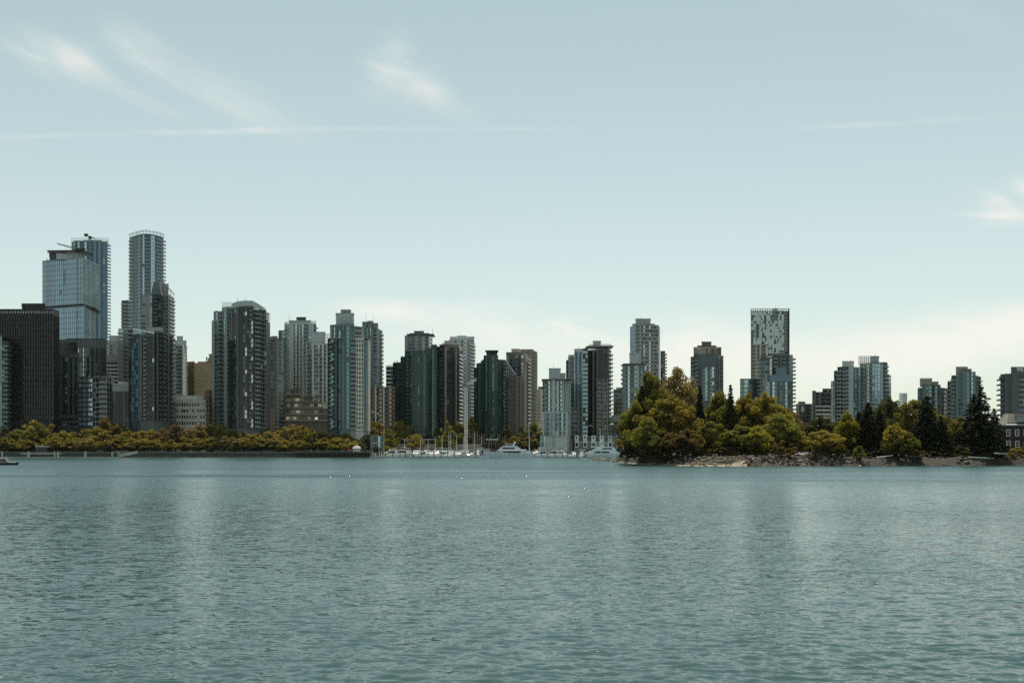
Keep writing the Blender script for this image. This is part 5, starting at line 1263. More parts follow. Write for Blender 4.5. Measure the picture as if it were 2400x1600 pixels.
for k in range(16):
    xx = X(1108+k*5.4, 774)
    m = MB(); m.box(xx-.22, xx+.22, 774, 774.5, GROUND_Z, Z(rd.uniform(1014, 1034), 774)); m.build('column', W['pink'] if k % 3 else W['brown'], b)
for yy in (1050, 1040): m = MB(); m.box(X(1108, 774), X(1189, 774), 773.6, 782, Z(yy, 774)-.4, Z(yy, 774)); m.build('deck', W['brown'], b)
m = MB()
for k in range(26):
    a = P(rd.uniform(1110, 1186), rd.uniform(1020, 1045), 773.3); m.tube(a, a+Vector((rd.uniform(-3, 3), 0, rd.uniform(-3, 3))), .12, k=4)
tag(m.build('scaffold_bar', W['pink'], b), kind='stuff')
for k in range(5): m = MB(); xx = X(1139+k*6, 773); m.box(xx, xx+1.6, 772.8, 773, Z(1031, 773), Z(1028, 773)); m.build('white_sheet', W['white'], b)
b = bld('boat_shed', 'long low shed with brown openings and a pale roof behind the yacht', 1120, 786, 'shed', None)
block(b, [(1092,0),(1142,0)], 1046, 1060, 786, glass='dark', glass2='warm', wall='tan', slab='tan', pat='ggwgg', bay=3, fh=5, sh=1.2, depth=10, roof=1)
m = MB(); m.prism([(X(1100, 768), 768), (X(1148, 768), 768), (X(1150, 768), 775), (X(1100, 768), 775)], .8, Z(1050.5, 768)); m.build('lean_to', W['lconc'], b)
b = bld('boat_shed', 'pale flat-roofed shed behind the boats beside the tall yacht mast', 1285, 705, 'shed', None)
m = MB(); m.prism([(X(1262, 702), 702), (X(1330, 702), 702), (X(1330, 702), 709), (X(1262, 702), 709)], 3.0, Z(1047.5, 702)); m.build('roof', W['lconc'], b)
for k in range(9): m = MB(); xx = X(1264+k*8, 702); m.box(xx-.2, xx+.2, 702.5, 703, -.5, 3.0); m.build('post', W['dconc'], b)
m = MB(); m.box(X(1262, 702), X(1330, 702), 705, 705.4, .2, 3.0); m.build('wall', W['tan'], b)
b = bld('concrete_quay', 'dark gap wall between the pale tower podium and the white row houses', 1340, 735, 'wall', None)
m = MB(); m.box(X(1331, 735), X(1347, 735), 735, 745, -1, Z(1022, 735)); m.build('wall', W['black'], b)
b = bld('row_house_terrace', 'terrace of white-framed row houses on a quay wall beside the wooded point', 1395, 725, 'house', None)
block(b, [(1346,0),(1455,0)], 1049, 1066, 725, glass='dark', glass2='grey', wall='conc', slab='lconc', pat='wggg', bay=3.2, fh=5, sh=.4, depth=14, roof=.7)
for k in range(6):
    x0 = 1347+k*19.5; h0 = rd.uniform(-.6, .6)
    m = MB(); m.prism([(X(x0, 724), 724), (X(x0+9.5, 724), 724), (X(x0+9.5, 732), 732), (X(x0, 732), 732)], Z(1048.4, 724), Z(1020+h0, 724)); m.build('party_wall', W['white'] if k < 4 else W['pale'], b)
    m = MB(); m.prism([(X(x0+9.6, 727), 727), (X(x0+19.4, 727), 727), (X(x0+19.4, 733), 733), (X(x0+9.6, 733), 733)], Z(1048.4, 727), Z(1021.5+h0, 727)); m.build('wall', W['conc'], b)
    m = MB(); m.box(X(x0+3.2, 724), X(x0+6, 724), 723.9, 723.97, Z(1027.5, 724), Z(1022.6, 724)); m.build('window', G['dark'], b)
    for (wx0, wx1) in ((10.6, 13.2), (13.8, 16.4), (16.9, 18.9)):
        m = MB(); m.box(X(x0+wx0, 727), X(x0+wx1, 727), 726.85, 726.95, Z(1032, 727), Z(1023.5, 727)); m.build('window', G['grey'], b)
    m = MB(); m.box(X(x0, 722), X(x0+19.5, 722), 722, 722.15, Z(1036.5, 722), Z(1035.8, 722)); m.box(X(x0+9.5, 722), X(x0+10, 722), 722, 722.3, Z(1048.4, 722), Z(1033, 722)); m.build('railing', W['white'], b)
    m = MB(); m.box(X(x0+2, 724), X(x0+7.5, 724), 723.85, 723.95, Z(1045, 724), Z(1038, 724)); m.build('door', G['dark'], b)
b = bld('green_roofed_hall', 'low glass hall with planted roof and hedges above the white row houses', 1408, 760, 'hall', None)
block(b, [(1392,0),(1450,0)], 994, 1016, 760, glass='green', glass2='teal', wall='dconc', slab='conc', pat='gggw', bay=3.2, fh=3.6, sh=.3, depth=16, roof=.8)
plain(b, 1410, 1455, 972, 985, 775, 'conc', 'upper_block', depth=12)
for x, y, w_, lf, lab, yb in ((1381,983,12,'olive','small round clipped tree on the green-roofed hall terrace',997),(1404,981,28,'olive','clipped hedge on the roof of the low glass hall',993),(1430,981,28,'olive','clipped hedge nearer the point on the glass hall roof',993),(1376,1006,26,'deep','dark shrub at the corner of the row houses',1020),(1390,1013,30,'gold','ochre shrub bank behind the white row houses',1022),(1415,1013,30,'gold','second ochre shrub bank nearer the point behind the row houses',1022)):
    tree(x, y, w_, 752, 'bush', lf, lab, Z(yb, 752), 'hedge')
def umbrella(x, y, D, mat, lab, w=2.6, gz=None):
    r = empty('patio_umbrella', P(x, y+5, D), 0, lab, 'umbrella'); t = P(x, y, D); m = MB(); n = 8
    for k in range(n):
        a0, a1 = 6.283*k/n, 6.283*(k+1)/n; m.tri((t.x, D, t.z), (t.x+w*math.cos(a0), D+w*math.sin(a0), t.z-.8), (t.x+w*math.cos(a1), D+w*math.sin(a1), t.z-.8)); 
        m.quad((t.x+w*math.cos(a0), D+w*math.sin(a0), t.z-.8), (t.x+w*math.cos(a0), D+w*math.sin(a0), t.z-1.0), (t.x+w*math.cos(a1), D+w*math.sin(a1), t.z-1.0), (t.x+w*math.cos(a1), D+w*math.sin(a1), t.z-.8))
    m.build('canopy', mat, r); m = MB(); m.tube((t.x, D, t.z-2.8), (t.x, D, t.z-.1), .06, k=5); m.build('pole', W['dgrey'], r)
ORANGE = surf('orange_canvas', (.75,.16,.05), .8, .1); REDC = surf('red_canvas', (.55,.05,.03), .8, .1); BLUEC = surf('navy_canvas', (.03,.06,.16), .8, .1); TANC = surf('tan_canvas', (.42,.34,.24), .8, .1)
umbrella(1384, 995, 748, W['white'], 'open white umbrella on the terrace of the glass hall'); umbrella(822, 1051, 641, ORANGE, 'orange umbrella beside the white pavilion', 1.6)
umbrella(741, 979, 724, W['white'], 'white umbrella on the terraced brown building', 1.4)

# pier with piles
r = empty('pier', (X(780, 628), 628, 0), 0, 'dark timber promenade pier on piles in front of the park trees', 'pier')
m = MB(); m.box(X(692, 628), X(868, 628), 628, 640, 2.7, 3.2); m.build('deck', W['dconc'], r)
m = MB(); m.box(X(692, 628), X(868, 628), 627.7, 628, 2.3, 3.25); m.build('fascia', W['black'], r)
m = MB(); m.box(X(692, 628), X(868, 628), 630.5, 631, -.5, 2.7); m.build('bulkhead', W['black'], r)
for k in range(23):
    m = MB(); xx = X(694+k*7.9, 628); m.tube((xx, 628.6, -1), (xx, 628.6, 2.7), .22, k=7); m.build('pile', W['brown'], r)
for k in range(34):
    m = MB(); xx = X(694+k*5.25, 628); m.box(xx-.06, xx+.06, 628.1, 628.2, 3.2, 4.25); m.build('rail_post', W['dgrey'], r)
m = MB(); m.box(X(692, 628), X(868, 628), 628.1, 628.2, 4.2, 4.3); m.box(X(692, 628), X(868, 628), 628.12, 628.18, 3.7, 3.75); m.build('handrail', W['lconc'], r)
r = empty('pavilion', (X(835, 636), 636, 3.2), 0, 'small white gabled pavilion on posts at the pier end', 'pavilion')
x0, x1 = X(828, 636), X(845, 636); zm = Z(1050, 636); za = Z(1043.5, 636)
m = MB(); m.quad((x0-.4, 633, zm), (x1+.1, 633, zm), (x1-1.2, 635.5, za), (x0+1.4, 635.5, za)); m.quad((x1+.1, 640, zm), (x0-.4, 640, zm), (x0+1.4, 635.5, za), (x1-1.2, 635.5, za)); m.tri((x1+.1, 633, zm), (x1+.1, 640, zm), (x1-1.2, 635.5, za)); m.tri((x0-.4, 640, zm), (x0-.4, 633, zm), (x0+1.4, 635.5, za)); m.build('roof', W['conc'], r)
m = MB(); m.box(x0+.2, x1-.4, 633.6, 639, Z(1057, 636), zm-.05); m.build('wall', W['pale'], r)
for k in range(4): m = MB(); xx = x0+.3+k*(x1-x0-.8)/3; m.box(xx-.1, xx+.1, 633.6, 633.8, 3.2, Z(1057, 636)); m.build('post', W['lconc'], r)
# people on the pier
def person_mesh(seed, top, legs):
    rr = random.Random(seed); s = rr.uniform(-.12, .12); V = [(0,0,.95),(0,0,1.2),(0,0,1.42),(0,0,1.52),(0,0,1.66),(-.1,0,.9),(-.11-s,s,.48),(-.12-s,s*1.5,.05),(.1,0,.9),(.11+s,-s,.48),(.12+s,-s*1.5,.05),(-.2,0,1.4),(-.25,.05,1.12),(-.24,-.05,.86),(.2,0,1.4),(.25,-.05,1.12),(.24,.08,.86)]
    E = [(0,1),(1,2),(2,3),(3,4),(0,5),(5,6),(6,7),(0,8),(8,9),(9,10),(2,11),(11,12),(12,13),(2,14),(14,15),(15,16)]
    me = bpy.data.meshes.new('person'); me.from_pydata(V, E, []); o = bpy.data.objects.new('person', me); C.objects.link(o)
    sk = o.modifiers.new('skin', 'SKIN'); rad = [.15,.15,.13,.06,.11,.09,.065,.045,.09,.065,.045,.065,.045,.035,.065,.045,.035]
    for i, v_ in enumerate(me.skin_vertices[0].data): v_.radius = (rad[i], rad[i]); v_.use_root = i == 0
    o.modifiers.new('s', 'SUBSURF').levels = 1
    dg = bpy.context.evaluated_depsgraph_get(); m2 = bpy.data.meshes.new_from_object(o.evaluated_get(dg)); bpy.data.objects.remove(o); m2.materials.clear()
    for mt in (top, legs, SKIN): m2.materials.append(mt)
    for p in m2.polygons: z = p.center.z; p.material_index = 2 if z > 1.5 else (0 if z > .92 else 1)
    m2.name = 'person'; return m2
SKIN = surf('skin', (.35,.22,.16), .6, .1)
PEO = [(880,W['white'],W['white'],'person in white standing at the marina end of the pier'),(872,W['white'],W['dgrey'],'person in white top and dark trousers by the pier railing end'),(852,W['dgrey'],W['black'],'person in dark clothes walking past the white pavilion'),(861,REDC,W['dgrey'],'person in a red top near the pavilion'),(816,W['pale'],W['dgrey'],'person in a pale top under the orange umbrella'),(800,W['dgrey'],W['brown'],'person in grey top and brown trousers on the middle of the pier'),(776,BLUEC,W['dgrey'],'person in a navy top on the pier'),(745,W['pink'],W['black'],'person in a pink top strolling on the pier'),(728,W['white'],BLUEC,'person in white top and navy trousers on the pier near the seawall')]
for i, (x, a, c_, lab) in enumerate(PEO):
    pm_ = person_mesh(i, a, c_); tag(link('person', pm_, None, (X(x, 632), 631.5+i % 3, 3.2 if x < 869 else 1.0), rd.uniform(0, 6)), lab, 'person')
m = MB(); m.box(X(866, 628), X(905, 628), 627, 634, .2, 1.0); tag(m.build('landing_float', W['conc']), 'pale floating landing at the marina end of the pier', 'dock')
for i, x in enumerate((873, 889, 894)):
    m = MB(); m.tube((X(x, 628), 628, -1), (X(x, 628), 628, 4.6-i*.3), .22, k=8); tag(m.build('dock_piling', W['white'] if i else W['lconc']), ['pale piling where the pier meets the floating landing','white piling in the middle of the floating landing','white piling at the marina side of the floating landing'][i], 'piling', 'pale pilings of the floating landing')

# left dock details
for i, x in enumerate((5, 67, 128, 136, 200, 263, 278)):
    m = MB(); m.tube((X(x, 622), 622, -1), (X(x, 622), 622, Z(1057.5, 622)), .62 if i in (1, 3, 4) else .45, k=10)
    where = ['at the frame edge','beside the long dock platform','just before the folding sail boat shelter','beside its twin at the end of the dock platform','alone below the striped office building','near the gangway','behind the gangway'][i]
    tag(m.build('mooring_pile', W['conc']), 'thick weathered mooring pile ' + where, 'pile', 'mooring piles along the seawall')
m = MB(); m.box(X(48, 624), X(136, 624), 624, 629, 2.2, 2.6); o = m.build('dock_platform', W['lconc']); tag(o, 'narrow raised dock platform along the seawall below the black tower', 'dock')
for k in range(9): q = MB(); xx = X(50+k*10.5, 624); q.box(xx-.15, xx+.15, 624.5, 624.8, -1, 2.2); q.build('leg', W['dconc'], o, world=False)
m = MB(); m.box(X(-60, 619), X(276, 619), 619, 621, -.2, .35); tag(m.build('floating_boom', W['lconc']), 'long thin floating boom lying on the water by the seawall', 'boom')
r = empty('dock_shelter', (X(98, 640), 638, 3), 0, 'small dock shelter with a white roof edge and two upturned fins', 'shelter')
m = MB(); m.box(X(83, 636), X(110, 636), 636, 641, Z(1046.5, 636), Z(1045.3, 636)); m.build('roof', W['white'], r)
for xx in (84, 98): m = MB(); m.tube(P(xx, 1046, 635.8), P(xx+2, 1041.5, 635.8), .16, k=5); m.build('fin', W['white'], r)
for k in range(5): m = MB(); q = X(84+k*6.2, 636.5); m.box(q-.1, q+.1, 636.5, 636.7, 3, Z(1046.5, 636)); m.build('post', W['dconc'], r)
m = MB(); m.box(X(84, 640), X(109, 640), 640, 640.2, 3, Z(1047, 640)); m.build('wall', G['dark'], r)
r = empty('gangway', (X(298, 620), 620, 0), 0, 'pale latticed aluminium gangway slanting down from the seawall to the float', 'gangway')
for s_ in (0, 1.4):
    m = MB(); A = P(279, 1070, 622)+Vector((0, s_, 0)); Bq = P(321, 1062, 622)+Vector((0, s_, 0)); U = Vector((0, 0, 1.3)); n = 14
    m.tube(A, Bq, .12, k=4); m.tube(A+U, Bq+U, .12, k=4)
    for k in range(n): m.tube(A.lerp(Bq, k/n)+(U if k % 2 else Vector()), A.lerp(Bq, (k+1)/n)+(Vector() if k % 2 else U), .07, k=4); m.tube(A.lerp(Bq, k/n), A.lerp(Bq, k/n)+U, .07, k=4)
    m.build('truss', W['lconc'], r)
m = MB(); A = P(279, 1070, 622); Bq = P(321, 1062, 622); m.quad(A, A+Vector((0, 1.4, 0)), Bq+Vector((0, 1.4, 0)), Bq); m.build('walkway', W['conc'], r)

# tall twin-lamp masts and a thin pole
for x, y0, y1, hd, lab in ((880.5, 905, 990, 1, 'pale floodlight mast with a T-shaped head beside the cream-sided tower'), (899.5, 908, 990, 0, 'pale floodlight mast without a head, nearer the white-striped slab'), (909, 1010, 1050, 0, 'thin short lamp pole behind the marina ramp')):
    D_ = 716 if x < 905 else 700; r = empty('lamp_mast', (X(x, D_), D_, 3), 0, lab, 'lamp', 'lamp masts by the marina'); m = MB(); m.tube((X(x, D_), D_, 3), (X(x, D_), D_, Z(y0, D_)), .5 if x < 905 else .15, .36 if x < 905 else .1, 7); m.build('pole', W['silver'] if x < 905 else W['dconc'], r)
    if hd:
        m = MB(); m.box(X(x-5, D_), X(x+8, D_), D_-.3, D_+.3, Z(y0+.8, D_), Z(y0, D_)); m.box(X(x-6, D_), X(x+3, D_), D_-.3, D_+.3, Z(y0-6, D_), Z(y0-7, D_)); m.tube((X(x, D_), D_, Z(y0, D_)), (X(x, D_), D_, Z(y0-7, D_)), .2, k=5); m.build('lamp_head', W['conc'], r)
# tower crane by the marina
r = empty('marina_crane', (X(1092.5, 722), 722, 1), 0, 'pale lattice tower crane with a short raised jib behind the masts', 'crane')
m = MB(); cx_ = X(1092.5, 722); hw = .95; z0, z1 = 1.0, Z(905, 722); n = 22
cs = [(-hw, -hw), (hw, -hw), (hw, hw), (-hw, hw)]
for a_, b_ in cs: m.tube((cx_+a_, 722+b_, z0), (cx_+a_, 722+b_, z1), .2, k=4)
for k in range(n):
    za, zb_ = z0+(z1-z0)*k/n, z0+(z1-z0)*(k+1)/n
    for j in range(4):
        p, q = cs[j], cs[(j+1) % 4]; m.tube((cx_+p[0], 722+p[1], za), (cx_+q[0], 722+q[1], zb_), .11, k=4); m.tube((cx_+q[0], 722+q[1], za), (cx_+p[0], 722+p[1], zb_), .10, k=4); m.tube((cx_+p[0], 722+p[1], zb_), (cx_+q[0], 722+q[1], zb_), .12, k=4)
m.build('mast', W['white'], r)
m = MB(); m.box(cx_-2.2, cx_+1.4, 720.6, 723.4, Z(905, 722), Z(902, 722)); m.box(cx_-2.8, cx_-1.2, 720.8, 723.2, Z(905, 722), Z(907.5, 722)+1.4); m.build('cab', W['dconc'], r)
m = MB(); A = P(1092, 903, 722); Bq = P(1117, 889, 722)
for k in range(9):
    p, q = A.lerp(Bq, k/9), A.lerp(Bq, (k+1)/9)
    for sy in (-.7, .7): m.tube(p+Vector((0, sy, -.6)), q+Vector((0, sy, -.6)), .16, k=4); m.tube(p+Vector((0, sy, -.6)), q+Vector((0, 0, .9)), .12, k=4)
    m.tube(p+Vector((0, 0, .9)), q+Vector((0, 0, .9)), .16, k=4)
m.build('jib', W['white'], r)

# ---------------------------------------------------------------- boats
HULLW = surf('white_gelcoat', (.84,.84,.82), .25, .06, streak=False); HULLD = surf('dark_hull', (.02,.025,.035), .25, .2, streak=False); DECK = surf('teak_deck', (.34,.26,.17), .7, .2)
SILVER = surf('pale_blue_hull', (.66,.72,.75), .25, .08, streak=False)
def hull_mesh(L, B, H, mat, flare=.25, name='hull', sheer=.35):
    """lofted hull, bow towards +x, waterline at z=0"""
    m = MB(); st = []; n = 12
    for i in range(n+1):
        t = i/n; x = -L/2+L*t; bw = B/2*(1-max(0, (t-.55)/.45)**2.2)*(.86+.14*min(1, t*4)); h = H*(1+sheer*t*t); b0 = bw*(1-flare*(.4+.6*t)); xo = L*.0+max(0, t-.8)*L*.0
        st.append([(x, -bw, h), (x-.06*L*max(0, t-.7)*3, -b0, .05), (x-.06*L*max(0, t-.7)*3, -b0*.6, -.4), (x-.06*L*max(0, t-.7)*3, b0*.6, -.4), (x-.06*L*max(0, t-.7)*3, b0, .05), (x, bw, h)])
    for a, b_ in zip(st, st[1:]):
        for j in range(5): m.quad(a[j+1], b_[j+1], b_[j], a[j])
        m.quad((a[0][0], a[0][1], a[0][2]-.12), (b_[0][0], b_[0][1], b_[0][2]-.12), (b_[5][0], b_[5][1], b_[5][2]-.12), (a[5][0], a[5][1], a[5][2]-.12))
    s = st[0]; m.f.append(tuple(len(m.v)+i for i in range(6))); m.v += s; m.m.append(0)
    return m.mesh(name, mat)
def prof(pts, w_, mat, name, root, taper=.0, dz=0):
    m = MB(); m.profile(pts, -w_/2, w_/2)
    z0 = min(p[1] for p in pts); z1 = max(p[1] for p in pts)
    if name in ('cabin', 'window', 'main_deck', 'bridge_house', 'upper_deck', 'flybridge', 'cover', 'cockpit'):   # tumblehome: sides lean inwards
        k = .10 if name == 'window' else .20
        m.v = [(x, y*(1-k*(z-z0)/max(.01, z1-z0)), z) for x, y, z in m.v]
    me = m.mesh(name, mat); return link(name, me, root, (0, 0, dz))
BOATP = {}
def make_boat(kind, L, canopy):
    """prototype boat at the origin, bow towards +x"""
    r = bpy.data.objects.new({'cruiser': 'motor_cruiser', 'fly': 'flybridge_boat', 'sail': 'sailing_boat', 'open': 'runabout'}[kind], None); C.objects.link(r)
    B = L*.3
    if kind == 'sail':
        B = L*.27; link('hull', hull_mesh(L, B, 1.1, HULLW), r); prof([(-L*.2, 1.1), (L*.2, 1.1), (L*.14, 1.7), (-L*.18, 1.75)], B*.5, HULLW, 'cabin', r)
        prof([(-L*.16, 1.3), (L*.13, 1.3), (L*.11, 1.5), (-L*.16, 1.55)], B*.5+.04, G['black'], 'window', r)
        m = MB(); m.tube((L*.06, 0, 1.2), (L*.06, 0, L*1.35), .2, .15, 6); link('mast', m.mesh('mast', W['white']), r)
        m = MB(); m.tube((L*.06, 0, 2.3), (-L*.38, 0, 2.25), .17, .14, 6); link('boom', m.mesh('boom', canopy), r)
        m = MB(); m.tube((L*.06, 0, L*1.33), (L*.49, 0, 1.5), .03, k=4); m.tube((L*.06, 0, L*1.33), (-L*.48, 0, 1.3), .03, k=4); m.tube((L*.06, -.9, L*.8), (L*.06, .9, L*.8), .04, k=4)
        for s_ in (-1, 1): m.tube((L*.06, 0, L*1.33), (L*.04, s_*B*.45, 1.2), .025, k=4)
        link('rigging', m.mesh('rigging', W['steel']), r)
    else:
        h = L*.12+.15; link('hull', hull_mesh(L, B, h, HULLW), r)
        if kind != 'open':
            prof([(-L*.22, h-.1), (L*.42, h+.05), (L*.16, h+L*.085), (L*.05, h+L*.145), (-L*.20, h+L*.145)], B*.74, HULLW, 'cabin', r)
            prof([(-L*.17, h+L*.03), (L*.17, h+L*.03), (L*.06, h+L*.10), (-L*.17, h+L*.11)], B*.74+.05, G['black'], 'window', r)
            m = MB(); m.quad((L*.15, -B*.27, h+L*.09), (L*.15, B*.27, h+L*.09), (L*.065, B*.25, h+L*.137), (L*.065, -B*.25, h+L*.137)); link('windshield', m.mesh('windshield', G['black']), r, (.03, 0, .03))
            prof([(-L*.48, h-.2), (-L*.22, h-.2), (-L*.22, h+.5), (-L*.48, h+.3)], B*.8, HULLW, 'cockpit', r)
        else:
            prof([(-L*.3, h-.1), (L*.1, h-.1), (L*.02, h+.55), (-L*.3, h+.2)], B*.6, canopy, 'cover', r); m = MB(); m.quad((L*.12, -B*.3, h), (L*.12, B*.3, h), (0, B*.28, h+.6), (0, -B*.28, h+.6)); link('windshield', m.mesh('windshield', G['dark']), r)
        if kind == 'cruiser': prof([(-L*.42, h+L*.16), (L*.02, h+L*.17), (0, h+L*.185), (-L*.42, h+L*.175)], B*.75, canopy, 'canopy', r)
        if kind == 'fly':
            prof([(-L*.24, h+L*.14), (L*.06, h+L*.14), (L*.0, h+L*.20), (-L*.22, h+L*.19)], B*.7, HULLW, 'flybridge', r); prof([(-L*.22, h+L*.29), (-L*.02, h+L*.29), (-L*.03, h+L*.305), (-L*.21, h+L*.305)], B*.6, canopy, 'canopy', r)
            m = MB()
            for sx in (-.2, -.04):
                for sy in (-.26, .26): m.tube((L*sx, B*sy, h+L*.18), (L*sx, B*sy, h+L*.29), .04, k=4)
            link('canopy_frame', m.mesh('canopy_frame', W['steel']), r)
        m = MB(); pts = [(L*(.1+.38*k/6), -B*.44*(1-(k/6)**2.6), h*(1+.3*(.6+.4*k/6)**2)) for k in range(7)]
        for s_ in (1, -1):
            for p, q in zip(pts, pts[1:]): m.tube((p[0], p[1]*s_, p[2]+.55), (q[0], q[1]*s_, q[2]+.55), .03, k=4); m.tube((p[0], p[1]*s_, p[2]-.1), (p[0], p[1]*s_, p[2]+.55), .025, k=4)
        link('bow_rail', m.mesh('bow_rail', W['steel']), r)
    return r
CAN = {'white': W['white'], 'red': REDC, 'navy': BLUEC, 'tan': TANC, 'grey': W['dgrey'], 'black': W['black']}
def boat(kind, L, cname, x, D, rz, label, group=None):
    key = (kind, L, cname)
    if key not in BOATP: BOATP[key] = make_boat(kind, L, CAN[cname]); r = BOATP[key]
    else: r = copy_tree(BOATP[key])
    r.location = (X(x, D), D, 0); r.rotation_euler.z = R(rz); tag(r, label, 'boat', group); return r
FL = [('cruiser',13,'white',915,682,200,'long white motor cruiser berthed side-on at the pier end of the marina'),
 ('cruiser',14,'grey',940,688,190,'white express cruiser with grey canopy overlapping the long one at the pier end'),
 ('fly',12,'white',938,712,170,'white flybridge boat with radar arch behind the two side-on cruisers'),
 ('open',6,'navy',962,674,95,'small white runabout with navy cover nosing out beside the cruisers'),
 ('fly',11,'grey',974,682,92,'flybridge boat with dark glass seen bow-on below the white gazebo'),
 ('cruiser',9,'black',990,680,178,'short white cruiser with dark side below the gazebo'),
 ('open',7,'tan',1004,682,150,'slanted runabout with a tan cover next to the red-covered boat'),
 ('cruiser',10,'red',1022,684,100,'white boat with a bright red cover'),
 ('fly',11,'white',1033,704,88,'flybridge boat right behind the red-covered one'),
 ('cruiser',10,'white',1040,682,30,'white cruiser turned three-quarters just past the red-covered boat'),
 ('open',7,'white',1056,680,25,'low white runabout before the group of bare masts'),
 ('cruiser',9,'tan',1068,684,110,'cruiser with tan canopy at the foot of the paired masts'),
 ('cruiser',10,'white',1082,686,70,'white cruiser in front of the crane foot'),
 ('open',6,'grey',1098,680,100,'little grey-covered runabout near the black channel marker'),
 ('cruiser',9,'grey',1110,690,60,'grey-canopied cruiser next to the bow of the long yacht'),
 ('sail',13,'navy',1052,708,92,'sailing boat with navy boom cover, first of the paired masts'),
 ('sail',12,'tan',1056,716,88,'sailing boat with tan boom cover, second of the paired masts'),
 ('sail',12,'white',1070,712,90,'sailing boat with white boom cover between the paired masts and crane'),
 ('sail',13,'grey',1112,716,95,'sailing boat with grey boom cover whose mast stands past the crane'),
 ('open',7,'white',1240,690,20,'white tender under the stern of the long yacht'),
 ('cruiser',10,'white',1256,694,95,'white cruiser at the foot of the tallest yacht mast'),
 ('sail',11,'white',1267,704,90,'sailing boat with a slim mast close to the pale balcony tower'),
 ('cruiser',12,'black',1270,680,182,'dark-windowed sedan cruiser side-on below the pale balcony tower'),
 ('cruiser',12,'white',1296,682,178,'white-canopied cruiser side-on, second below the pale balcony tower'),
 ('fly',10,'navy',1318,686,120,'flybridge boat with navy canopy near the dark quay gap'),
 ('open',7,'white',1335,680,170,'low white runabout in front of the dark quay gap'),
 ('cruiser',9,'grey',1344,690,100,'small cruiser with grey canopy just past the dark quay gap'),
 ('fly',10,'tan',1284,708,80,'flybridge boat with tan canopy in the second row under the shed roof'),
 ('fly',11,'white',1303,712,95,'flybridge boat with white canopy in the second row under the shed roof')]
for f in FL: boat(f[0], round(f[1]*(1.0 if f[0] == 'sail' else 1.3), 1), f[2], f[3], f[4], f[5]+(180 if f[0] != 'sail' and 55 < f[5] < 125 else 0), f[6], group='boats moored in the marina')
rr = random.Random(14); seenb = {}
BACKD = [(935,'before the terrace wall end'),(975,'before the dark green twin tower'),(1010,'below the gazebo'),(1045,'below the yellow willow'),(1075,'around the paired masts'),(1100,'around the crane foot'),(1130,'before the brown boat shed')]
for j, D_ in enumerate((724, 736, 748)):
    for x in range(905+j*5, 1124, 13):
        kd = rr.choice(['cruiser', 'fly', 'cruiser', 'open', 'fly']); cn = rr.choice(['white','white','white','tan','navy','grey'])
        lab = mklab = lambda: '%s with %s cover, %s back row, %s' % ({'cruiser':'white cruiser','fly':'tall flybridge boat','open':'low runabout'}[kd], cn, ['nearer','middle','farthest'][j], next(t for e, t in BACKD if x < e))
        while lab() in seenb: kd = rr.choice(['cruiser', 'fly', 'open']); cn = rr.choice(['white','tan','navy','grey','red','black'])
        lab = lab(); seenb[lab] = 1
        boat(kd, {'cruiser':13,'fly':14,'open':8}[kd], cn, x+rr.uniform(-3, 3), D_+rr.uniform(-2, 2), rr.choice([80, 275, 270, 260, 240, 300]), lab, 'boats of the crowded back rows')
for x, D_, L_, cn, lab in ((1020, 720, 10, 'tan', 'slim sailing boat with tan cover between gazebo and paired masts'), (985, 726, 9, 'white', 'small sailing boat with white cover below the gazebo'), (1128, 722, 10, 'navy', 'sailing boat with navy cover just behind the channel marker'), (1036, 722, 11, 'grey', 'sailing boat with grey cover just before the paired masts'), (1086, 726, 10, 'tan', 'small sailing boat with tan cover at the crane foot'), (1004, 724, 9, 'grey', 'short-masted sailing boat with grey cover beyond the gazebo'), (1340, 718, 9, 'navy', 'small sailing boat with navy cover beside the row houses'), (948, 730, 9, 'navy', 'sailing boat with navy cover before the twin green tower'), (1300, 716, 9, 'grey', 'small sailing boat with grey cover before the tower podium'), (1322, 716, 10, 'white', 'slim sailing boat with white cover at the quay gap')):
    boat('sail', L_, cn, x, D_, rd.uniform(80, 100), lab, 'boats moored in the marina')
# finger docks and pilings
for D_, x0, x1, lab in ((677, 895, 1128, 'long floating dock before the front row of boats'), (700, 900, 1125, 'floating dock between the first and second rows of boats'), (676, 1248, 1352, 'floating dock below the pale balcony tower'), (700, 1248, 1350, 'floating dock under the shed roof')):
    m = MB(); m.box(X(x0, D_), X(x1, D_), D_-1.2, D_+1, -.2, .35); tag(m.build('floating_dock', W['conc']), lab, 'dock', 'floating docks of the marina')
rp = random.Random(3)
PL = ['at the pier end of the marina','before the bow of the long white cruiser','before the middle of the long white cruiser','before the grey-canopied express cruiser','beside the navy-covered runabout','below the gazebo','before the short black-sided cruiser','beside the slanted tan-covered runabout','just before the red-covered boat','after the red-covered boat','before the low white runabout','at the foot of the paired masts','before the crane foot','beside the grey-covered runabout','next to the channel marker','before the tallest yacht mast','before the black-windowed sedan cruiser','at the stern of the black-windowed sedan cruiser','before the white-canopied cruiser','before the navy-canopied flybridge boat','before the dark quay gap','beside the stubby flybridge boat','before the stern of the half-hidden yacht','before the arched windows of the half-hidden yacht','before the bow of the half-hidden yacht']
for k, x in enumerate(list(range(905, 1128, 16))+list(range(1252, 1400, 16))):
    m = MB(); x_ = x+rp.uniform(-3, 3); D_ = 674.5 if x < 1355 else 662; m.tube((X(x_, D_), D_, -1), (X(x_, D_), D_, rp.uniform(3.6, 5.0)), .26, .24, 8)
    tag(m.build('dock_piling', W['brown']), 'dark timber piling ' + PL[k], 'piling', 'timber pilings along the marina docks')
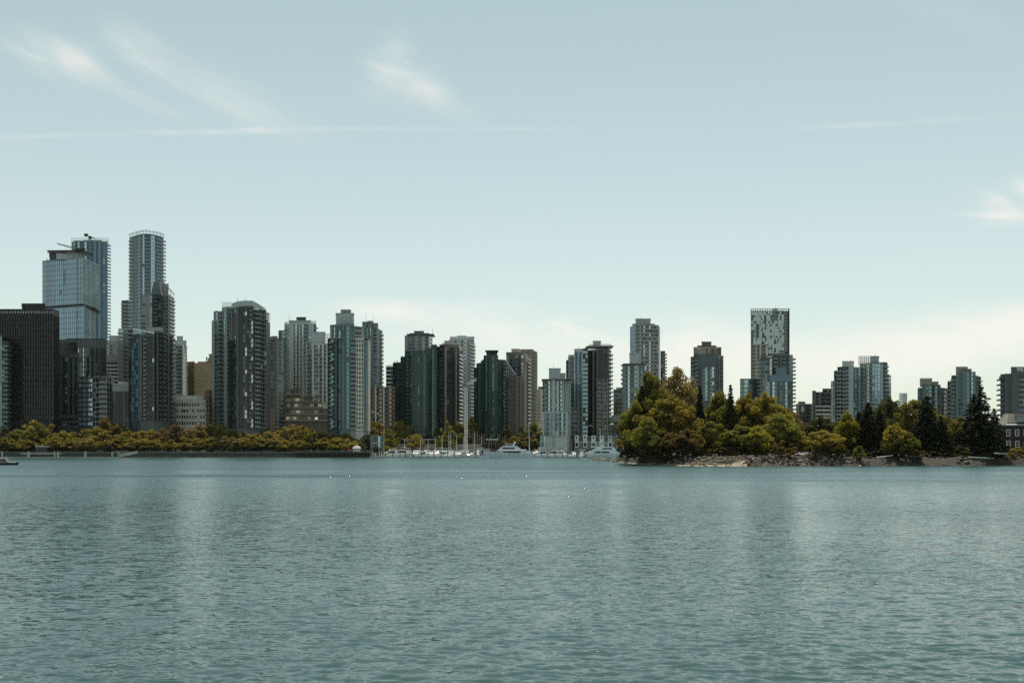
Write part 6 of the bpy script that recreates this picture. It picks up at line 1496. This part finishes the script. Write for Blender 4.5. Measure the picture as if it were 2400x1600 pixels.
for i, (x, D_, y1) in enumerate(((1244.5, 700, 990),)):
    r = empty('sailing_yacht', (X(x, D_), D_, 0), R(172), 'big sailing yacht with the tallest white mast, moored behind the long yacht stern', 'boat')
    link('hull', hull_mesh(20, 5, 1.6, HULLW), r); prof([(-5, 1.6), (5, 1.6), (3.6, 2.5), (-4.6, 2.6)], 3, HULLW, 'cabin', r); prof([(-4, 1.9), (3.8, 1.9), (3.2, 2.3), (-4, 2.35)], 3.05, G['black'], 'window', r)
    H = Z(y1, D_); m = MB(); m.tube((1, 0, 1.5), (1.6, 0, H), .3, .18, 8); link('mast', m.mesh('mast', W['white']), r)
    m = MB(); m.tube((1, 0, 3.2), (-7.5, 0, 3.1), .25, .2, 6); link('boom', m.mesh('boom', CAN['white']), r)
    m = MB(); m.tube((1.6, 0, H-2), (-8.5, 0, 1.8), .09, k=4); m.tube((1.6, 0, H-5), (9.6, 0, 2.0), .05, k=4); m.tube((1.3, -1.6, H*.5), (1.3, 1.6, H*.5), .07, k=4); m.tube((1.4, -1.2, H*.75), (1.4, 1.2, H*.75), .06, k=4)
    for s_ in (-1, 1): m.tube((1.6, 0, H-1), (1.2, 2.2*s_, 1.7), .04, k=4)
    link('rigging', m.mesh('rigging', W['steel']), r)

def yacht(x0, x1, D, label, flip, decks):
    """motor yacht from its side view: photo columns and rows give the real outline, decks are stacked volumes"""
    L = X(x1, D)-X(x0, D); cx_ = (X(x0, D)+X(x1, D))/2
    r = empty('motor_yacht', (cx_, D, 0), 0, label, 'boat')
    s = -1 if flip else 1
    hm = hull_mesh(L, 6.6, decks['hull'], SILVER if decks.get('silver') else HULLW, .22, sheer=decks.get('sheer', .35)); o = link('hull', hm, r); o.rotation_euler.z = math.pi if flip else 0
    def q(pts): return [((p[0]-(x0+x1)/2)/F*D, Z(p[1], D)) for p in pts]
    for nm, pts, w_, mat in decks['parts']:
        prof(q(pts), w_, mat, nm, r)
    return r
y1 = yacht(1128, 1248, 668, 'long pale blue-white motor yacht with dark raked windows moored side-on mid marina', True, dict(hull=2.6, silver=True, sheer=.5, parts=[
    ('main_deck', [(1157,1064),(1244,1064),(1243,1056),(1166,1055.5)], 5.6, SILVER),
    ('window', [(1180,1062.5),(1221,1062.5),(1219,1057.5),(1178,1057.2)], 5.7, G['black']),
    ('window', [(1160,1062),(1176,1062),(1170,1058.5),(1166,1058.5)], 5.68, G['black']),
    ('upper_deck', [(1164,1056),(1236,1056),(1232,1052.5),(1172,1051.8)], 5.9, HULLW),
    ('bridge_house', [(1169,1052.3),(1222,1052.3),(1212,1045.5),(1180,1045.5)], 4.8, HULLW),
    ('window', [(1176,1052),(1207,1052),(1206,1048.5),(1179,1048.2)], 4.9, G['black']),
    ('sun_deck', [(1170,1048),(1216,1046.5),(1212,1044.5),(1184,1043.8)], 4.6, HULLW),
    ('hardtop', [(1184,1040.4),(1206,1039.8),(1206,1038.8),(1184,1039.4)], 3.6, HULLW),
    ('windshield', [(1184,1044),(1200,1044),(1199,1040.4),(1186,1040.4)], 3.4, G['blue']),
    ('radar_arch', [(1199,1045),(1205,1045),(1209,1036),(1206,1036)], 3.0, HULLW)]))
m = MB(); m.tube((X(1207.5, 668), 667.4, Z(1036, 668)), (X(1207.5, 668), 668.6, Z(1036, 668)), .5, k=10); m.tube((X(1204.5, 668), 668, Z(1036, 668)), (X(1204.5, 668), 668, Z(1033.5, 668)), .08, k=4); m.build('radar_dome', HULLW, y1)
for k in range(8): m = MB(); xx = X(1150+k*11, 668); m.tube((xx, 664.6, Z(1066, 668)), (xx, 664.9, Z(1066, 668)), .22, k=8); m.build('porthole', G['black'], y1)
m = MB()
for k in range(14):
    xx = X(1132+k*2.6, 668); m.tube((xx, 667, Z(1058, 668)), (xx, 667, Z(1055.5, 668)), .04, k=4)
m.tube((X(1131, 668), 667, Z(1055.6, 668)), (X(1166, 668), 667, Z(1055.6, 668)), .05, k=4); m.build('bow_rail', W['steel'], y1)
y2 = yacht(1376, 1470, 660, 'white motor yacht with arched dark windows half hidden behind the tip of the point', False, dict(hull=2.3, silver=True, sheer=.4, parts=[
    ('main_deck', [(1371,1063),(1450,1063),(1440,1052),(1392,1052)], 5.4, SILVER),
    ('window', [(1390,1060.8),(1407,1060.8),(1407,1057.2),(1395,1057.2)], 5.5, G['black']), ('window', [(1409,1060.8),(1430,1060.8),(1425,1057.2),(1409,1057.2)], 5.5, G['black']),
    ('upper_deck', [(1392,1053),(1444,1054),(1436,1047),(1400,1046)], 4.8, HULLW), ('window', [(1408,1052),(1436,1052),(1432,1048.8),(1414,1049)], 4.9, G['black']),
    ('sun_deck', [(1386,1047.8),(1410,1047.5),(1408,1045),(1388,1046)], 4.6, HULLW), ('radar_arch', [(1403,1047),(1420,1047),(1412,1041),(1408,1041)], 3.4, SILVER),
    ('hardtop', [(1398,1040.4),(1429,1040.2),(1428,1039.2),(1399,1039.4)], 3.8, HULLW), ('hardtop_post', [(1424,1047),(1426,1047),(1427,1040),(1425,1040)], 3.4, HULLW)]))
mast(y2, 1406.6, 1040, 1004, 661, .16, 'mast', 'white', 0)
boat('fly', 11, 'white', 1364, 664, 80, 'stubby white flybridge boat tied under the stern of the half-hidden yacht', 'boats moored in the marina')

# channel marker with small boat
r = empty('channel_marker', (X(1129, 655), 655, 0), 0, 'black piling channel marker with a pale board beside the long yacht', 'marker')
for sx in (-.5, .5): m = MB(); m.tube((X(1129, 655)+sx*1.6, 655, -1), (X(1129, 655)+sx*.9, 655, Z(1055, 655)), .4, .36, 8); m.build('pile', W['black'], r)
m = MB(); m.box(X(1127, 655), X(1131.5, 655), 654.6, 655, Z(1055, 655), Z(1047, 655)); m.build('board', W['pale'], r); m = MB(); m.tube(P(1129, 1047, 655), P(1129, 1042, 655), .5, .4, 8); m.build('lantern', W['black'], r)
boat('open', 6, 'black', 1136, 650, 0, 'dark-covered skiff passing the channel marker')
# boat at the frame edge
r = empty('workboat', (X(12, 330), 330, 0), 0, 'black-hulled workboat with a white canopy entering at the frame edge', 'boat')
link('hull', hull_mesh(9.2, 2.8, .75, HULLD, sheer=.25), r); me = hull_mesh(9.25, 2.84, .75, HULLW, sheer=.25, name='gunwale')
m = MB(); m.box(-4.4, 3.8, -1.25, 1.25, .80, .90); link('deck', m.mesh('deck', HULLW), r)
prof([(-3.5, .85), (.6, .85), (1.4, .95), (.1, 2.0), (-3.4, 2.0)], 2.0, W['dgrey'], 'cabin', r); prof([(-3.0, 1.2), (.4, 1.2), (-.1, 1.85), (-3.0, 1.85)], 2.06, G['grey'], 'window', r)
prof([(-3.8, 2.0), (.3, 2.0), (.45, 2.16), (-3.8, 2.16)], 2.3, W['white'], 'canopy', r)
m = MB(); m.tube((.2, 0, 2.1), (.5, 0, 3.0), .05, k=5); m.tube((.9, 0, .9), (.35, 0, 2.1), .07, k=5); link('antenna', m.mesh('antenna', W['white']), r)
# small rowing boat with two people
r = empty('dinghy', (X(301, 465), 465, 0), 0, 'small white dinghy carrying seated people off the gangway', 'boat'); link('hull', hull_mesh(4.2, 1.5, .45, HULLW), r); m = MB(); m.box(-1.2, -.9, -.6, .6, .2, .45); m.box(.4, .7, -.6, .6, .2, .45); link('bench', m.mesh('bench', DECK), r)
def seated(top, x, D, dx, lab):
    V = [(0,0,.0),(0,0,.3),(0,0,.52),(0,0,.62),(0,0,.75),(.25,-.1,.02),(.3,-.12,-.35),(.25,.1,.02),(.3,.12,-.35),(.03,-.22,.48),(.2,-.2,.2),(.03,.22,.48),(.2,.2,.2)]; E = [(0,1),(1,2),(2,3),(3,4),(0,5),(5,6),(0,7),(7,8),(2,9),(9,10),(2,11),(11,12)]
    me = bpy.data.meshes.new('person'); me.from_pydata(V, E, []); o = bpy.data.objects.new('person', me); C.objects.link(o); sk = o.modifiers.new('skin', 'SKIN'); rad = [.16,.15,.13,.06,.11,.09,.06,.09,.06,.06,.045,.06,.045]
    for i, v_ in enumerate(me.skin_vertices[0].data): v_.radius = (rad[i], rad[i]); v_.use_root = i == 0
    o.modifiers.new('s', 'SUBSURF').levels = 1; dg = bpy.context.evaluated_depsgraph_get(); m2 = bpy.data.meshes.new_from_object(o.evaluated_get(dg)); bpy.data.objects.remove(o); m2.materials.clear()
    for mt in (top, SKIN): m2.materials.append(mt)
    for p in m2.polygons: p.material_index = 1 if p.center.z > .6 else 0
    tag(link('person', m2, None, (X(x, D)+dx, D, .55)), lab, 'person')
seated(REDC, 301, 465, -1.0, 'person in a red top sitting in the stern of the dinghy'); seated(W['brown'], 301, 465, .55, 'person in a brown top sitting in the middle of the dinghy')
# gulls
for i, (x, y) in enumerate(((874, 966), (885, 970), (1436, 968))):
    D_ = 480; r = empty('gull', P(x, y, D_), rd.uniform(-.5, .5), ['white gull flying higher before the flat dark brown block', 'white gull flying lower beside the first gull', 'white gull flying in front of the toothed tower'][i], 'gull', 'gulls in flight')
    m = MB(); m.tube((-.25, 0, 0), (.05, 0, .03), .05, .12, 7); m.tube((.05, 0, .03), (.34, 0, .02), .12, .05, 7); link('body', m.mesh('body', W['white']), r)
    for s_ in (-1, 1):
        m = MB(); m.quad((-.12, 0, .04), (.14, 0, .06), (.12, s_*.42, .34), (-.06, s_*.42, .30)); m.quad((-.06, s_*.42, .30), (.12, s_*.42, .34), (-.05, s_*.85, .30), (-.12, s_*.82, .28)); link('wing', m.mesh('wing', W['white']), r)
    r.scale = (1.5, 1.5, 1.5)

# ---------------------------------------------------------------- things on the wooded point
# parked cars seen end-on
def car(x, D, lab, paint, rz=0):
    r = empty('parked_car', (X(x, D), D, 2.75), R(90+rz), lab, 'car', 'cars parked on the point')
    side = [(-2.2,.35),(-2.25,.75),(-1.95,.95),(-1.3,1.42),(.5,1.45),(1.1,.98),(2.05,.85),(2.2,.5),(2.15,.3)]
    m = MB(); m.profile(side, -.88, .88); link('body', m.mesh('body', paint), r)
    for sg_, nm in ((1, 'windscreen'), (-1, 'rear_window')):
        m = MB(); a, c_ = (((.55, 1.40), (1.08, 1.02)) if sg_ > 0 else ((-1.35, 1.38), (-1.92, 1.0)))
        m.quad((a[0], -.72, a[1]+.02), (a[0], .72, a[1]+.02), (c_[0], .78, c_[1]+.02), (c_[0], -.78, c_[1]+.02)); link(nm, m.mesh(nm, G['black']), r, (.02*sg_, 0, .02))
    for sx in (-1.35, 1.4):
        for sy in (-.82, .82): m = MB(); m.tube((sx, sy-.1, .33), (sx, sy+.1, .33), .33, k=12); link('wheel', m.mesh('wheel', W['black']), r)
    for sy in (-.6, .6):
        m = MB(); m.box(-2.26, -2.2, sy-.18, sy+.18, .6, .75); link('tail_light', m.mesh('tail_light', REDC), r); m = MB(); m.box(2.12, 2.2, sy-.18, sy+.18, .58, .74); link('headlight', m.mesh('headlight', W['white']), r)
car(1864, 330, 'dark grey parked car, nearest the reddish bush', W['dgrey']); car(1878, 331, 'white parked car between the dark grey and the silver one', W['white'], 180); car(1891, 330, 'silver parked car on the sandy pull-in beside the golden tree', W['pale'], 5)
m = MB(); m.prism([(X(1850, 318), 318), (X(1905, 318), 318), (X(1905, 336), 336), (X(1850, 336), 336)], 2.3, 2.75); tag(m.build('car_park', SAND), kind='structure')
b = bld('warehouse', 'white flat roof of a low shed glimpsed through the gap in the trees', 1884, 450, 'shed', None); m = MB(); m.prism([(X(1872, 450), 450), (X(1898, 450), 450), (X(1898, 465), 465), (X(1872, 465), 465)], 3, Z(999, 450)); m.build('wall', W['white'], b)
m = MB(); m.prism([(X(1871, 450), 449.6), (X(1899, 450), 449.6), (X(1899, 465), 466), (X(1871, 465), 466)], Z(999, 450), Z(997, 450)); m.build('roof', W['lconc'], b)
for i, (xa, ya, xb, yb, lab) in enumerate(((2054,1072,2092,1067,'pale driftwood log lying level on the shaded bank'), (2268,1071,2330,1074,'long grey driftwood log in the shade below the great fir'), (2330,1062,2372,1064,'thin log resting above the stones near the brick house'))):
    D_ = 313; m = MB(); A, Bq = P(xa, ya, D_), P(xb, yb, D_+2); m.tube(A, Bq, .22, .14, 8); tag(m.build('driftwood_log', W['lconc'] if i == 0 else W['conc']), lab, 'log', 'driftwood logs on the bank')
# brick house
b = bld('brick_house', 'dark brick house with white-framed windows at the frame edge', 2370, 345, 'house', None)
Dh = 345; zr = Z(995, Dh)
m = MB(); m.prism([(X(2337, Dh), Dh), (X(2500, Dh), Dh), (X(2500, Dh)+2, Dh+11), (X(2337, Dh)+1.5, Dh+11)], 2.5, zr); m.build('wall', W['red'], b)
m = MB(); e = .5; x0, x1 = X(2333, Dh), X(2500, Dh)
za = Z(990, Dh); v0 = [(x0-e, Dh-e, zr), (x1, Dh-e, zr), (x1, Dh+11.5, zr), (x0-e, Dh+11.5, zr)]; v1 = [(x0+4.5, Dh+4, za), (x1, Dh+4, za), (x1, Dh+8, za), (x0+4.5, Dh+8, za)]
for k in range(4): m.quad(v0[k], v0[(k+1) % 4], v1[(k+1) % 4], v1[k])
m.quad(*v1); m.quad(v0[3], v0[2], v0[1], v0[0]); rf_ = m.build('roof', W['conc'], b)
m = MB(); m.box(x0-e, x1, Dh-e-.12, Dh-e, zr-.35, zr+.02); m.build('gutter', W['conc'], b)
m = MB(); p0 = X(2368, Dh); m.v = [(p0, Dh+2, Z(990, Dh)), (x1, Dh+2, Z(990, Dh)), (x1, Dh+9, Z(990, Dh)), (p0, Dh+9, Z(990, Dh)), (p0+1.2, Dh+4, Z(968, Dh)), (x1, Dh+4, Z(968, Dh)), (x1, Dh+7, Z(968, Dh)), (p0+1.2, Dh+7, Z(968, Dh))]; m.f = [(0,1,5,4),(1,2,6,5),(2,3,7,6),(3,0,4,7),(4,5,6,7)]; m.m = [0]*5; m.build('upper_roof', W['tan'], b)
plain(b, 2391, 2440, 963, 970, Dh, 'dconc', 'roof_lantern', depth=4, back=4); plain(b, 2386, 2440, 971, 984, Dh, 'conc', 'dormer', depth=3, back=1)
m = MB(); m.box(X(2354.5, Dh), X(2358, Dh), Dh-.2, Dh+2, zr-.2, Z(987.5, Dh)); m.build('chimney', W['white'], b); m = MB(); m.box(X(2348, Dh), X(2351, Dh), Dh-.2, Dh+1.5, zr-.2, Z(990, Dh)); m.build('chimney', W['white'], b)
for row, (ya, yb) in enumerate(((1006, 1021.5), (1033, 1048))):
    for col_ in range(6):
        xa = 2358+col_*20.5+row*.6; xb = xa+10; f_ = MB(); t_ = .2
        xA, xB, zB, zA = X(xa, Dh), X(xb, Dh), Z(yb, Dh), Z(ya, Dh)
        f_.box(xA, xB, Dh-.12, Dh, zA-t_, zA); f_.box(xA, xB, Dh-.14, Dh, zB, zB+t_); f_.box(xA, xA+t_, Dh-.11, Dh, zB+t_, zA-t_); f_.box(xB-t_, xB, Dh-.11, Dh, zB+t_, zA-t_); f_.box(xA+t_, xB-t_, Dh-.09, Dh, (zA+zB)/2-.05, (zA+zB)/2+.05)
        wv = empty('window', (0, 0, 0)); wv.parent = b; fo = f_.build('frame', W['white']); fo.parent = wv; fo.matrix_parent_inverse = Matrix.Translation(-Vector(b.location))
        p_ = MB(); p_.quad((xA, Dh-.03, zB), (xB, Dh-.03, zB), (xB, Dh-.03, zA), (xA, Dh-.03, zA)); po = p_.build('pane', G['black']); po.parent = wv; po.matrix_parent_inverse = Matrix.Translation(-Vector(b.location))


# ---------------------------------------------------------------- air
m = MB(); m.box(-1500, 1500, -120, 1500, -4.5, 235)
hz = bpy.data.materials.new('thin_haze'); hz.use_nodes = True; hn = N(hz.node_tree); hn.n.clear()
vo = hn.node('ShaderNodeVolumePrincipled'); vo.inputs['Color'].default_value = (.80, .93, .95, 1); vo.inputs['Density'].default_value = 0.000012; vo.inputs['Anisotropy'].default_value = 0.0
ho = hn.node('ShaderNodeOutputMaterial'); hn.l.new(vo.outputs[0], ho.inputs['Volume'])
tag(m.build('haze', hz), kind='stuff')
